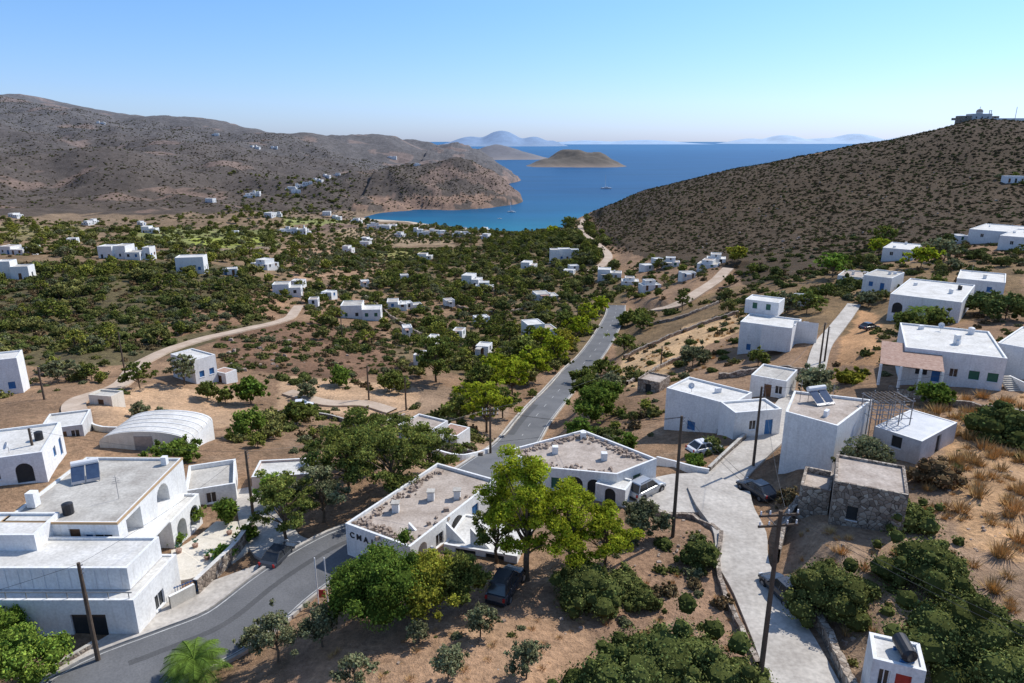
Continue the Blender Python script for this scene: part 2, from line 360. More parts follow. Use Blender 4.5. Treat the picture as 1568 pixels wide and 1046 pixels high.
    me=bpy.data.meshes.new('ground'); nv=NX*NY
    co=np.stack([GX,GY,z],-1).reshape(-1,3).astype(np.float32)
    me.vertices.add(nv); me.vertices.foreach_set('co',co.ravel())
    idx=np.arange(nv).reshape(NY,NX); q=np.stack([idx[:-1,:-1],idx[:-1,1:],idx[1:,1:],idx[1:,:-1]],-1).reshape(-1,4).astype(np.int32)
    nf=len(q); me.loops.add(nf*4); me.loops.foreach_set('vertex_index',q.ravel()); me.polygons.add(nf)
    me.polygons.foreach_set('loop_start',np.arange(0,nf*4,4,dtype=np.int32)); me.polygons.foreach_set('loop_total',np.full(nf,4,np.int32))
    me.polygons.foreach_set('use_smooth',np.ones(nf,bool)); me.update(calc_edges=True)
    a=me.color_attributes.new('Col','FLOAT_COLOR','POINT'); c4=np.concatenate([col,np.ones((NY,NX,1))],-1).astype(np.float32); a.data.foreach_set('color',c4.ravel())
    a=me.attributes.new('scrub','FLOAT','POINT'); a.data.foreach_set('value',scr.astype(np.float32).ravel())
    m,nt,b=newmat('hazed_island_soil'); p=geo(nt)
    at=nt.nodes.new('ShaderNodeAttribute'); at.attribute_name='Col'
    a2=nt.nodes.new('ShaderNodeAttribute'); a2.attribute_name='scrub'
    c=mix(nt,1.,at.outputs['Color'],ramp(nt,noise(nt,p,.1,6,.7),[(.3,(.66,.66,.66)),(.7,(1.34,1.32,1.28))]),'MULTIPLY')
    nf_=noise(nt,p,2.0,5,.75)
    c=mix(nt,1.,c,ramp(nt,nf_,[(.3,(.58,.58,.58)),(.7,(1.36,1.36,1.36))]),'MULTIPLY')
    vs=nt.nodes.new('ShaderNodeTexVoronoi'); vs.inputs['Scale'].default_value=.45; L(nt,p,vs.inputs['Vector'])
    st=ramp(nt,vs.outputs['Distance'],[(.12,(1,1,1)),(.2,(0,0,0))]); st=math_(nt,'MULTIPLY',st,ramp(nt,noise(nt,p,.03,3),[(.5,(0,0,0)),(.62,(.8,)*3)]))
    st=math_(nt,'MULTIPLY',st,a2.outputs['Fac']); c=mix(nt,st,c,(.24,.19,.15))
    for sc,th,cc in ((.75,.40,(.06,.048,.028)),(.23,.36,(.065,.053,.034))):
        v1=nt.nodes.new('ShaderNodeTexVoronoi'); v1.inputs['Scale'].default_value=sc; L(nt,p,v1.inputs['Vector'])
        sp=ramp(nt,v1.outputs['Distance'],[(th-.2,(1,1,1)),(th+.06,(0,0,0))])
        k=math_(nt,'MULTIPLY',sp,a2.outputs['Fac']); k=math_(nt,'MULTIPLY',k,.6); c=mix(nt,k,c,cc)
    L(nt,c,b.inputs['Base Color']); b.inputs['Roughness'].default_value=1; b.inputs['Specular IOR Level'].default_value=.1
    bump(nt,b,nf_,.8,.4)
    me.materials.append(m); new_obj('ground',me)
# ------------------------------------------------------------------ ribbons
def ribbon(name,path,mat,o0=None,o1=None,dz=0.,s0=0,s1=None,dash=None,skirt=0.,nc=1):
    mb=MB(); n=len(path.P); s1=n if s1 is None else min(s1,n)
    prev=None
    for i in range(s0,s1):
        a=-path.hw[i] if o0 is None else o0
        b=path.hw[i] if o1 is None else o1
        P=path.P[i]; N=path.N[i]; z=path.z[i]+dz
        row=[(P[0]+N[0]*t,P[1]+N[1]*t,z) for t in np.linspace(a,b,nc+1)]
        if prev and (dash is None or (i%(dash[0]+dash[1]))<dash[0]):
            for k in range(nc): mb.face([prev[k],prev[k+1],row[k+1],row[k]],mat)
            if skirt:
                for e in (0,-1):
                    q0,q1=prev[e],row[e]; mb.face([q0,q1,(q1[0],q1[1],q1[2]-skirt),(q0[0],q0[1],q0[2]-skirt)],mat)
        prev=row
    return mb.obj(name)
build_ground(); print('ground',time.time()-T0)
ribbon('asphalt_road',ROAD,'asphalt',skirt=.6)
ribbon('asphalt_repair_patch',ROAD,'asphalt2',.4,2.5,.004,s0=24,s1=31); ribbon('asphalt_repair_patch',ROAD,'asphalt2',-2.4,-1.3,.004,s0=70,s1=92); ribbon('asphalt_repair_patch',ROAD,'asphalt2',-.9,-.35,.004,s0=5,s1=40)
ribbon('road_edge_line',ROAD,'line',-2.9,-2.8,.008); ribbon('road_edge_line',ROAD,'line',2.8,2.9,.008)
ribbon('road_centre_line',ROAD,'line',-.05,.05,.008,dash=(2,5),s0=70)
ribbon('road_kerb',ROAD,'concrete',-3.42,-3.12,.12,skirt=.4); ribbon('road_kerb',ROAD,'concrete',3.12,3.35,.12,skirt=.4)
ribbon('concrete_alley',ALLEY,'concrete',skirt=.6,dz=.0); ribbon('concrete_plaza',PLAZA,'concrete',skirt=.6,dz=.02)
ribbon('concrete_lane',LANE,'concrete',skirt=.5,dz=.04); ribbon('concrete_lane',LANE2,'concrete',skirt=.5)
ribbon('villa_lane',VLANE,'concrete',skirt=.5,dz=.03); ribbon('concrete_pavement',APRON,'concrete',skirt=.5,dz=.05)
ribbon('dirt_track',TR1,'track',skirt=.4); ribbon('dirt_track',TR2,'track',skirt=.8,dz=.2); ribbon('dirt_track',TR3,'track',skirt=.8,dz=.1); ribbon('dirt_track',TR4,'track',skirt=.4)
ribbon('villa_patio',PATIO,'cream',skirt=.6,dz=.05)
# ------------------------------------------------------------------ sea, islands
def build_sea():
    rs=[0,600,1500,4000,12000,40000,90000]; 
    me=bpy.data.meshes.new('sea'); v=[(0,0,0)]; f=[]; ns=64
    for r in rs[1:]:
        for k in range(ns): t=2*math.pi*k/ns; v.append((r*math.cos(t),r*math.sin(t),0))
    for k in range(ns): f.append((0,1+k,1+(k+1)%ns))
    for i in range(len(rs)-2):
        a=1+i*ns; b=a+ns
        for k in range(ns): f.append((a+k,b+k,b+(k+1)%ns,a+(k+1)%ns))
    me.from_pydata(v,[],f)
    m,nt,b=newmat('sea_water'); p=geo(nt); s=nt.nodes.new('ShaderNodeSeparateXYZ'); L(nt,p,s.inputs[0])
    y=math_(nt,'ADD',s.outputs[1],math_(nt,'MULTIPLY',noise(nt,p,.004,4),300))
    y=math_(nt,'DIVIDE',y,10000.)
    c=ramp(nt,y,[(.09,(.008,.15,.22)),(.115,(.005,.09,.19)),(.16,(.003,.062,.16)),(.5,(.006,.075,.19)),(1,(.018,.11,.25))])
    mp=nt.nodes.new('ShaderNodeMapping'); mp.inputs['Scale'].default_value=(.3,1,1); L(nt,p,mp.inputs[0])
    c=mix(nt,1.,c,ramp(nt,noise(nt,mp.outputs[0],.008,6),[(.3,(.78,)*3),(.7,(1.18,)*3)]),'MULTIPLY')
    L(nt,c,b.inputs['Base Color']); b.inputs['Roughness'].default_value=.4; b.inputs['Specular IOR Level'].default_value=.08
    bump(nt,b,noise(nt,p,.15,6),.5,.6); me.materials.append(m); new_obj('sea',me)
build_sea()
def island(name,lumps,cell,c1,c2,rough=.15,seed=0,pw=2.):
    L_=np.array(lumps,float); x0=(L_[:,0]-2.6*L_[:,3]).min(); x1=(L_[:,0]+2.6*L_[:,3]).max(); y0=(L_[:,1]-2.6*L_[:,4]).min(); y1=(L_[:,1]+2.6*L_[:,4]).max()
    xs=np.linspace(x0,x1,int((x1-x0)/cell)+2); ys=np.linspace(y0,y1,min(160,int((y1-y0)/cell)+2)); X,Y=np.meshgrid(xs,ys); Z=np.zeros_like(X)
    for cx,cy,h,sx,sy in lumps: Z=Z**6+(h*1.06*np.exp(-np.abs((X-cx)/sx)**pw-((Y-cy)/sy)**2))**6; Z=Z**(1/6)
    hm=L_[:,2].max(); Z=Z*(1+rough*4*fbm(X/cell/9+seed,Y/cell/9,5))+hm*rough*.8*fbm(X/cell/5+seed+4,Y/cell/5,4)*(Z>hm*.06)-hm*.08
    me=bpy.data.meshes.new(name); idx=np.arange(X.size).reshape(X.shape)
    q=np.stack([idx[:-1,:-1],idx[:-1,1:],idx[1:,1:],idx[1:,:-1]],-1).reshape(-1,4)
    zz=Z.ravel(); q=q[(zz[q].max(1)>-1)]
    me.from_pydata(np.stack([X,Y,Z],-1).reshape(-1,3).tolist(),[],q.tolist()); me.polygons.foreach_set('use_smooth',[True]*len(q))
    m,nt,b=newmat(name+'_rock_and_haze'); p=geo(nt); s=nt.nodes.new('ShaderNodeSeparateXYZ'); L(nt,p,s.inputs[0])  # rock tones; far islands get haze painted into these base colours
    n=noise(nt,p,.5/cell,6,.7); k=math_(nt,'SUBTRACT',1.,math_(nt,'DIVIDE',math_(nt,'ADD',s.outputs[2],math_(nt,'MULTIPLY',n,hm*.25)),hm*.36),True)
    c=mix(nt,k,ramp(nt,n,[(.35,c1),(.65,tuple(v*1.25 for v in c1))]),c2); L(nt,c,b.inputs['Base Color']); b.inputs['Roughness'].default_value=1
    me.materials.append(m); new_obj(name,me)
def lp(u,v,Y,sx,sy):
    x,y,z=at_y(u,v,Y); return (x,y,z,sx,sy)
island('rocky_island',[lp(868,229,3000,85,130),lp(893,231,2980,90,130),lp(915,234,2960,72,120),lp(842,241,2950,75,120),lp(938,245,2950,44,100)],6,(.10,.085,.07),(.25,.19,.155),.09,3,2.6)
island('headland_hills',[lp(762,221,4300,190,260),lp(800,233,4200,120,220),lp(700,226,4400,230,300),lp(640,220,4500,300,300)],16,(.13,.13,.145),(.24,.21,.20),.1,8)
island('distant_island',[lp(768,200,15000,520,900),lp(722,209,15000,560,900),lp(815,209,15000,420,900),lp(845,214,15200,260,700)],60,(.17,.25,.37),(.20,.28,.39),.08,1)  # blue-grey is painted haze, not rock colour
island('faint_island',[lp(985,214,24000,1500,1200),lp(900,215,24000,1300,1200)],200,(.27,.38,.52),(.27,.38,.52),.05,2)  # both faint islands carry pale haze as their surface colour
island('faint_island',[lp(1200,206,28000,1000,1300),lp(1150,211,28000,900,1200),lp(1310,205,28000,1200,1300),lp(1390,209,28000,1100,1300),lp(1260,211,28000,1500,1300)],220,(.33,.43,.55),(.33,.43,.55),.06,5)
print('sea',time.time()-T0)
# ------------------------------------------------------------------ buildings
def area(p): return .5*sum(p[i][0]*p[(i+1)%len(p)][1]-p[(i+1)%len(p)][0]*p[i][1] for i in range(len(p)))
def inset(poly,t):
    out=[];n=len(poly)
    for i in range(n):
        p0=Vector(poly[i-1]);p=Vector(poly[i]);p1=Vector(poly[(i+1)%n])
        a=(p-p0).normalized();b=(p1-p).normalized(); na=Vector((-a.y,a.x));nb=Vector((-b.y,b.x))
        m=(na+nb); m=m/max(.3,m.dot(na)); out.append(tuple(p+m*t))
    return out
class House:
    def __init__(s,name,x,y,z):
        s.e=empty(name,(x,y,z)); s.o=(x,y,z); s.W=MB();s.R=MB();s.G=MB();s.X=MB()
    def T(s,p): return (p[0]-s.o[0],p[1]-s.o[1],p[2]-s.o[2])
    def wall(s,p0,p1,z0,z1,ops,wm):
        p0=Vector(p0);p1=Vector(p1);Ln=(p1-p0).length
        if Ln<.05: return
        d=(p1-p0)/Ln; nrm=Vector((d.y,-d.x))
        def P(a,z,dep=0.): q=p0+d*a-nrm*dep; return s.T((q.x,q.y,z))
        R=[]
        for op in ops:
            fr,w,sill,h,kind=op[:5]; arch=len(op)>5 and op[5]; dep=op[6] if len(op)>6 else .16
            a=min(max(fr*Ln-w/2,.1),Ln-w-.1)
            if w>Ln-.2: continue
            R.append((a,a+w,s.zg+sill,min(s.zg+sill+h,z1-.12),kind,arch,dep))
        sb=sorted({0,Ln}|{r[0] for r in R}|{r[1] for r in R}); zb=sorted({z0,z1}|{r[2] for r in R}|{r[3] for r in R})
        for i in range(len(sb)-1):
            for j in range(len(zb)-1):
                a,b,c,e=sb[i],sb[i+1],zb[j],zb[j+1]; ms,mz=(a+b)/2,(c+e)/2
                if any(r[0]<ms<r[1] and r[2]<mz<r[3] for r in R): continue
                s.W.face([P(a,c),P(b,c),P(b,e),P(a,e)],wm)
        for a,b,c,e,kind,arch,dep in R:
            prof=[(a,c),(b,c)]
            if arch:
                rr=(b-a)/2; zc=e-rr; K=8; arc=[(a+rr+rr*math.cos(math.pi*k/K),zc+rr*math.sin(math.pi*k/K)) for k in range(K+1)]
                prof+=arc
                for k in range(K):
                    q0,q1=arc[k],arc[k+1]; s.W.face([P(q0[0],q0[1]),P(q0[0],e),P(q1[0],e),P(q1[0],q1[1])],wm)
            else: prof+=[(b,e),(a,e)]
            n=len(prof)
            for k in range(n):
                q0,q1=prof[k],prof[(k+1)%n]; s.W.face([P(*q0),P(*q1),P(*q1,dep),P(*q0,dep)],wm)
            if kind=='open':
                s.W.face([P(a-.01,c,dep),P(b+.01,c,dep),P(b+.01,e,dep),P(a-.01,e,dep)],wm)
                m=(a+b)/2; s.G.face([P(m-.45,c+.02,dep-.02),P(m+.45,c+.02,dep-.02),P(m+.45,min(c+2,e-.1),dep-.02),P(m-.45,min(c+2,e-.1),dep-.02)],'brown')
            else:
                s.G.face([P(q[0],q[1],dep-.005) for q in prof],kind if kind in('blue','green','brown','dark','red') else 'glass')
                fk='frame' if kind in('glass','dark') else kind
                if fk=='grey': fk='metal'
                if kind!='dark':
                    t=.07; dd=dep-.05
                    for (x0,x1,y0,y1) in ((a,a+t,c,e),(b-t,b,c,e),(a+t,b-t,c,c+t),(a+t,b-t,e-t,e),((a+b)/2-.03,(a+b)/2+.03,c+t,e-t)):
                        if arch and y1>e-.2: y1=e-(b-a)/2
                        if y1>y0: s.G.face([P(x0,y0,dd),P(x1,y0,dd),P(x1,y1,dd),P(x0,y1,dd)],fk)
                if c>s.zg+.5 and not arch:
                    c0,c1=P(a-.06,c-.09,-.06),P(b+.06,c-.09,-.06); t0,t1=P(a-.06,c-.015,-.06),P(b+.06,c-.015,-.06); i0,i1=P(a-.06,c-.015,.0),P(b+.06,c-.015,.0)
                    s.G.face([c0,c1,t1,t0],'frame'); s.G.face([t0,t1,i1,i0],'frame')
    def block(s,poly,zg,zr,ops={},wm='white',dm='deck',par=.25,zb=None,trim=None,pt=.22):
        if area(poly)<0: poly=poly[::-1]
        s.zg=zg; zb=zg-3.5 if zb is None else zb; n=len(poly)
        BLOCK[inpoly(GX,GY,inset(poly,-1.0))]=True
        for i in range(n): s.wall(poly[i],poly[(i+1)%n],zb,zr,ops.get(i,[]),wm)
        inn=inset(poly,pt)
        for i in range(n):
            j=(i+1)%n; a,b,c,d=poly[i],poly[j],inn[j],inn[i]
            s.W.face([s.T((*a,zr)),s.T((*b,zr)),s.T((*c,zr)),s.T((*d,zr))],'white' if wm in('white','grey','pink') else wm)
            s.W.face([s.T((*d,zr)),s.T((*c,zr)),s.T((*c,zr-par-.02)),s.T((*d,zr-par-.02))],wm)
        s.R.face([s.T((*p,zr-par)) for p in inn],dm)
        if trim:
            ot=inset(poly,-.05)
            for i in range(n):
                j=(i+1)%n
                s.G.face([s.T((*ot[i],zr-.16)),s.T((*ot[j],zr-.16)),s.T((*ot[j],zr+.02)),s.T((*ot[i],zr+.02))],trim)
                s.G.face([s.T((*ot[i],zr+.02)),s.T((*ot[j],zr+.02)),s.T((*inset(poly,.06)[j],zr+.02)),s.T((*inset(poly,.06)[i],zr+.02))],trim)
        return poly
    def clutter(s,poly,z,k=3):
        inn=inset(poly,1.0)
        if area(inn)<6: return
        for i in range(k):
            a,b=random.random(),random.random(); N,R,B,Lf=[Vector(q) for q in inn[:4]]
            p=N.lerp(R,a).lerp(Lf.lerp(B,a),b); r=random.random(); X,Y=p.x,p.y
            if r<.3: s.X.box(s.T((X,Y,z+.35)),(.55,.55,.9),'white'); s.X.box(s.T((X,Y,z+.84)),(.7,.7,.08),'deck')
            elif r<.5: s.X.tube([s.T((X,Y,z)),s.T((X,Y,z+.9)),s.T((X,Y,z+1.0))],[.42,.42,.2],'tank' if random.random()<.4 else 'frame',12)
            elif r<.7:
                s.X.tube([s.T((X,Y,z)),s.T((X,Y,z+2.2))],.025,'metal',4); 
                for q in range(4): s.X.box(s.T((X,Y,z+1.5+q*.18)),(.7-.12*q,.02,.02),'metal',.6)
            elif r<.85:
                s.X.tube([s.T((X,Y,z)),s.T((X,Y,z+.7))],.03,'metal',4); s.X.tube([s.T((X,Y-.02,z+.8)),s.T((X-.05,Y-.12,z+.86)),s.T((X-.12,Y-.2,z+.92))],[.05,.3,.42],'frame',12,False)
            else: s.X.box(s.T((X,Y,z+.3)),(.8,.35,.6),'frame',random.random())
    def done(s):
        for mb,nmn in ((s.W,'walls'),(s.R,'roof'),(s.G,'windows_and_doors'),(s.X,'fittings')):
            if mb.f: mb.obj(nmn,s.e)
def rect3(Lp,N,R):
    Lp,N,R=Vector(Lp),Vector(N),Vector(R); e1=Lp-N; e2=R-N
    a1=math.atan2(e1.y,e1.x); a2=math.atan2(e2.y,e2.x)+math.pi/2
    df=(a1-a2+math.pi)%(2*math.pi)-math.pi; th=a2+df*.5
    l=abs(e1.length*math.cos(df/2)); w=abs(e2.length*math.cos(df/2))
    u1=Vector((math.cos(th),math.sin(th)))*l; th2=th-math.pi/2; u2=Vector((math.cos(th2),math.sin(th2)))*w
    return [tuple(N),tuple(N+u2),tuple(N+u1+u2),tuple(N+u1)]
def survey(base,top,roof,rect=True):
    P=sight(*base); zr=CAMZ+ray(*top)[1]*P[1]; c=[at_z(u,v,zr) for u,v in roof]
    if len(c)==3: c=rect3(*c) if rect else [c[1],c[2],(c[0][0]+c[2][0]-c[1][0],c[0][1]+c[2][1]-c[1][1]),c[0]]
    return c,P[2],zr
def W_(f,k='glass',w=1.0,z=1.0,h=1.2): return (f,w,z,h,k)
def D_(f,k='brown',w=1.0): return (f,w,0.05,2.1,k)
HOMES=[]
def hp(name,base,top,roof,ops={},wm='white',dm='deck',par=.25,trim=None,rect=True,more=None,cl=2):
    poly,zg,zr=survey(base,top,roof,rect); 
    if zr-zg<2.3: zg=zr-2.8
    H=House(name,poly[0][0],poly[0][1],zg); H.block(poly,zg,zr,ops,wm,dm,par,trim=trim); H.poly=poly; H.zr=zr
    if area(poly)>35 and dm!='tile' and dm!='sheet': H.clutter(poly,zr-par,cl)
    if more: more(H)
    H.done(); return H
def solar(mb,T,x,y,z,rz=0.):
    c,s=math.cos(rz),math.sin(rz)
    def q(a,b,h): return T((x+a*c-b*s,y+a*s+b*c,z+h))
    for k in (-1.1,0.05):
        mb.face([q(k,0,.15),q(k+1.0,0,.15),q(k+1.0,1.5,1.2),q(k,1.5,1.2)],'panel')
        mb.face([q(k-.04,-.04,.13),q(k+1.04,-.04,.13),q(k+1.04,1.54,1.18),q(k-.04,1.54,1.18)],'metal')
    mb.tube([q(-1.1,1.7,1.35),q(1.05,1.7,1.35)],.28,'frame',10)
    for a in(-1,1):
        mb.tube([q(a,1.6,1.2),q(a,1.6,-.1)],.03,'metal',4); mb.tube([q(a,0,.2),q(a,0,-.1)],.03,'metal',4)
# villa
zv=64.4
V=House('two_storey_villa',-31.6,48.3,zv)
vp=[(-31.6,48.3),(-31.8,60.0),(-41.2,60.2),(-41.0,48.4)]
V.block(vp,zv,70.7,{0:[(.2,2.3,3.7,2.1,'open',False,1.6),(.62,2.2,3.7,2.1,'open',True,1.6),(.3,2.2,.2,2.5,'open',True,1.6),(.75,2.2,.2,2.5,'open',True,1.6)],
  3:[(.86,1.5,4.0,1.2,'glass'),(.74,.6,4.0,1.2,'blue'),(.62,.9,3.6,2.1,'brown'),(.3,1.2,4.0,1.2,'glass')]},'white','deck',.22,trim='trim')
solar(V.X,V.T,-38.2,55.2,70.5,.5); V.clutter(vp,70.5,2)
V.X.box(V.T((-40.2,51.2,71.2)),(.7,.7,1.3),'white'); V.X.box(V.T((-33,59,70.9)),(.5,.5,.8),'white')
V.X.box(V.T((-30.95,51.2,67.75)),(1.3,4.6,.16),'white')
V.block([(-27.6,42.4),(-27.2,48.2),(-41.5,48.2),(-41.8,42.4)],64.2,67.9,{0:[(.5,1.2,.9,1.3,'glass')],3:[(.3,2.6,.05,2.4,'grey'),(.75,2.6,.05,2.4,'grey')]},'white','deckw',.1)
V.block([(-28.5,43.7),(-28.2,47.9),(-40,47.9),(-40.2,43.7)],67.8,69.7,{},'white','deckw',.18,zb=67.85)
V.block([(-36.8,46.2),(-37.0,49.6),(-47,49.6),(-47,46.2)],64,70.9,{},'white','deckw',.2)
for k in range(12): V.X.box(V.T((-39.5+k*.95,43.66,68.75)),(.05,.05,1.6),'frame')
V.X.box(V.T((-34,42.6,68.4)),(12.5,.06,.06),'metal'); 
for k in range(9): V.X.box(V.T((-40+k*1.5,42.6,68.15)),(.05,.05,.6),'metal')
V.block([(-30.4,53.8),(-30.2,59.0),(-31.75,59.1),(-31.65,53.8)],zv,67.4,{0:[(.3,1.6,.2,2.2,'open',True,1.),(.75,1.6,.2,2.2,'open',True,1.)]},'white','deckw',.2)
V.done()
hp('white_house',(70,738),(64,692),[(-70,712),(64,692),(98,645)],{0:[W_(.5,'blue'),D_(.8,'blue')],3:[(.75,1.6,.3,2.2,'dark',True),W_(.4,'glass')]},dm='deckw')
hp('white_house',(128,668),(126,650),[(62,654),(126,650),(124,628)],{3:[D_(.5),W_(.8)]},wm='grey',dm='deckw')
hp('white_outbuilding',(362,770),(360,742),[(283,748),(360,740),(349,704)],{0:[D_(.4,'brown')],3:[W_(.5)]},dm='deck',par=.5)
hp('white_outbuilding',(482,748),(482,725),[(386,728),(482,725),(487,700)],{3:[D_(.3),W_(.7)]},wm='pink',dm='deckw')
hp('white_house',(300,588),(296,552),[(257,543),(296,552),(331,543)],{0:[W_(.3,'blue'),W_(.75,'blue')],3:[W_(.3,'dark',.8),W_(.7,'dark',.8)]},dm='deckw')
hp('white_house',(28,602),(25,548),[(-50,552),(25,548),(20,537)],{3:[W_(.8,'blue')]},dm='deckw')
# vaulted hall
def vault():
    P=sight(222,690); H=House('barrel_vaulted_hall',*P); w=5.4; dep=7.0; K=14
    for i in range(K):
        a0=math.pi*i/K;a1=math.pi*(i+1)/K
        q=lambda a,y,o=0.:(-math.cos(a)*(w+o),y,1.1+math.sin(a)*(1.4+o))
        H.R.face([q(a0,0),q(a1,0),q(a1,dep),q(a0,dep)],'deckw')
        for y in (0,dep): H.W.face([(q(a0,y)[0],y,-2),(q(a1,y)[0],y,-2),q(a1,y),q(a0,y)],'cream')
        for y in np.linspace(.3,dep-.3,6): H.X.face([q(a0,y-.08,.05),q(a1,y-.08,.05),q(a1,y+.08,.05),q(a0,y+.08,.05)],'frame')
    H.W.face([(-w,0,-2),(-w,dep,-2),(-w,dep,1.1),(-w,0,1.1)],'white'); H.W.face([(w,0,-2),(w,dep,-2),(w,dep,1.1),(w,0,1.1)],'white')
    H.G.box((0,-.03,.9),(2.2,.06,2.),'metal')
    H.done(); BLOCK[inpoly(GX,GY,[(P[0]-6,P[1]-1),(P[0]+6,P[1]-1),(P[0]+6,P[1]+8),(P[0]-6,P[1]+8)])]=True
vault()
# taverna with lettering (centre)
T_=House('taverna_building',-8.3,48.6,65.2)
tp=rect3((-14.4,52.2),(-8.3,48.6),(-1.6,60.2))
T_.block(tp,65.2,68.3,{0:[(.12,1.2,.3,2.3,'open',True,1.0),(.3,1.1,1.,1.2,'glass'),(.5,2.0,.1,2.4,'open',True,1.2),(.72,1.1,1.,1.2,'blue')],3:[(.6,1.0,1.1,1.0,'glass')]},'white','deckp',.3)
pz=67.2; pr=[at_z(u,v,pz) for u,v in [(668,850),(792,852),(838,806)]]; T_.block(rect3(*pr),64.8,pz,{0:[(.5,2.,.1,2.1,'dark')],3:[(.3,1.8,.1,2.1,'dark'),(.7,1.6,.1,2.1,'dark')]},'white','deckw',.15)
for k,(u,v) in enumerate([(648,800),(705,800),(742,808)]):
    x,y=at_z(u,v,68.3)
    T_.W.face([T_.T((x-1.2,y-.6,65)),T_.T((x+1.2,y-1.6,65)),T_.T((x+1.2,y-1.6,66.4)),T_.T((x-1.2,y-.6,68.6))],'white')
    T_.W.face([T_.T((x-1.1,y-.4,65)),T_.T((x+1.3,y-1.4,65)),T_.T((x+1.3,y-1.4,66.4)),T_.T((x-1.1,y-.4,68.6))],'white')
    T_.W.face([T_.T((x-1.2,y-.6,68.6)),T_.T((x+1.2,y-1.6,66.4)),T_.T((x+1.3,y-1.4,66.4)),T_.T((x-1.1,y-.4,68.6))],'white')
for (u,v) in [(606,780),(660,762),(700,760)]:
    x,y=at_z(u,v,68.2); T_.X.box(T_.T((x,y,68.4)),(.6,.6,.9),'white'); T_.X.box(T_.T((x,y,68.9)),(.75,.75,.1),'deck')
T_.done()
a=Vector(tp[3]);b=Vector(tp[0]); d=(b-a).normalized(); nn=Vector((d.y,-d.x)); ang=math.atan2(d.y,d.x)
for k,ch in enumerate('CMALOS'):
    cu=bpy.data.curves.new('letter','FONT'); cu.body=ch; cu.size=.75; cu.extrude=.03; cu.offset=.012; cu.align_x='CENTER'
    o=bpy.data.objects.new('sign_letter',cu); scene.collection.objects.link(o); cu.materials.append(M['tank']); o.parent=T_.e
    p=a+d*(.75+k*.78)+nn*.04; o.location=(p.x-T_.o[0],p.y-T_.o[1],67.15-T_.o[2]); o.rotation_euler=(math.pi/2,0,ang)
zr2=69.2
B2=House('white_arched_house',10.5,61,66.2); bp=[at_z(u,v,zr2) for u,v in [(945,726),(1006,702),(893,658),(772,690),(836,716)]]
B2.block(bp,66.1,zr2,{4:[(.42,1.5,.3,2.1,'dark',True),(.68,1.2,.5,1.8,'dark',True),(.15,1.0,.9,1.2,'green')],0:[(.5,1.1,1.,1.2,'green')],3:[(.3,1.,1.,1.1,'glass'),(.6,1.,1.,1.1,'glass')]},'white','deckp',.28)
px_=[at_z(u,v,68.6) for u,v in [(905,745),(958,748),(985,735)]]; B2.block(rect3(*px_),66.1,68.4,{3:[(.5,1.1,.2,1.9,'dark',True)]},'white','deckw',.15)
for (u,v) in [(850,690),(893,668),(925,700)]:
    x,y=at_z(u,v,zr2); B2.X.box(B2.T((x,y,zr2+.1)),(.6,.6,.8),'white')
B2.done()
def stones(name,pts,smin,smax,mat='stone1'):
    mb=MB()
    for x,y,z in pts:
        s=random.uniform(smin,smax); i=len(mb.v); mb.box((x,y,z+s*.3),(s*random.uniform(.7,1.3),s*random.uniform(.6,1.1),s*random.uniform(.5,.9)),mat,random.uniform(0,3),random.uniform(.55,.85))
        for k in range(i,len(mb.v)): v=mb.v[k]; mb.v[k]=(v[0]+random.uniform(-.12,.12)*s,v[1]+random.uniform(-.12,.12)*s,v[2]+random.uniform(-.12,.12)*s)
    return mb.obj(name)
pts=[]
def edgepts(p0,p1,z,nn_,w=.7):
    for i in range(nn_):
        t=random.random(); pts.append((p0[0]+(p1[0]-p0[0])*t+random.gauss(0,w*.5),p0[1]+(p1[1]-p0[1])*t+random.gauss(0,w*.5),z))
i3=inset(tp,.8); edgepts(i3[2],i3[3],68.0,110); edgepts(i3[3],i3[0],68.0,70); edgepts(i3[0],i3[1],68.0,15)
i2=inset(bp,.9); edgepts(i2[1],i2[2],zr2-.3,90); edgepts(i2[2],i2[3],zr2-.3,90); edgepts(i2[3],i2[4],zr2-.3,60); edgepts(i2[4],i2[0],zr2-.3,30)
stones('roof_rubble',pts,.15,.42)
# right-hand houses
hp('white_house',(1014,662),(1016,598),[(1016,596),(1120,620),(1158,602)],{3:[W_(.43,'blue',1.1),D_(.88,'brown')],0:[W_(.5)]},dm='deckw')
hp('white_house',(1128,673),(1126,632),[(1112,614),(1126,632),(1188,620)],{0:[W_(.4,'glass',.9),D_(.75,'blue')]},dm='deckw')
hp('white_outbuilding',(1150,612),(1152,580),[(1150,574),(1205,584),(1222,566)],{3:[D_(.5),W_(.8)]},dm='deck')
def r2(H):
    zr=H.zr; H.block(rect3(*[at_z(u,v,zr+2.5) for u,v in [(1140,459),(1193,464),(1207,457)]]),zr,zr+2.5,{3:[W_(.3,'green',.9,.8),W_(.7,'green',.9,.8)]},'white','deckw',.2,zb=zr-.3)
    H.block(rect3(*[at_z(u,v,zr-.4) for u,v in [(1165,510),(1212,515),(1226,502)]]),H.zg,zr-.4,{3:[W_(.35,'blue',.9),D_(.75,'glass')],0:[W_(.5)]},'white','deckw',.2)
    H.block(rect3(*[at_z(u,v,zr-.6) for u,v in [(1214,505),(1252,508),(1260,496)]]),H.zg,zr-.6,{3:[W_(.5)]},'white','deckw',.2)
hp('white_house',(1135,542),(1133,493),[(1133,493),(1216,503),(1230,489)],{3:[W_(.2,'blue',.8)]},dm='deckw',more=r2,cl=0)
R3Z=[72.]
def r3(H):
    R3Z[0]=H.zr
    x,y=at_z(1266,618,H.zr); solar(H.X,H.T,x,y,H.zr-.25,.3)
    x,y=at_z(1225,612,H.zr); H.X.tube([H.T((x,y,H.zr-.3)),H.T((x,y,H.zr+2.2))],.03,'metal',4); 
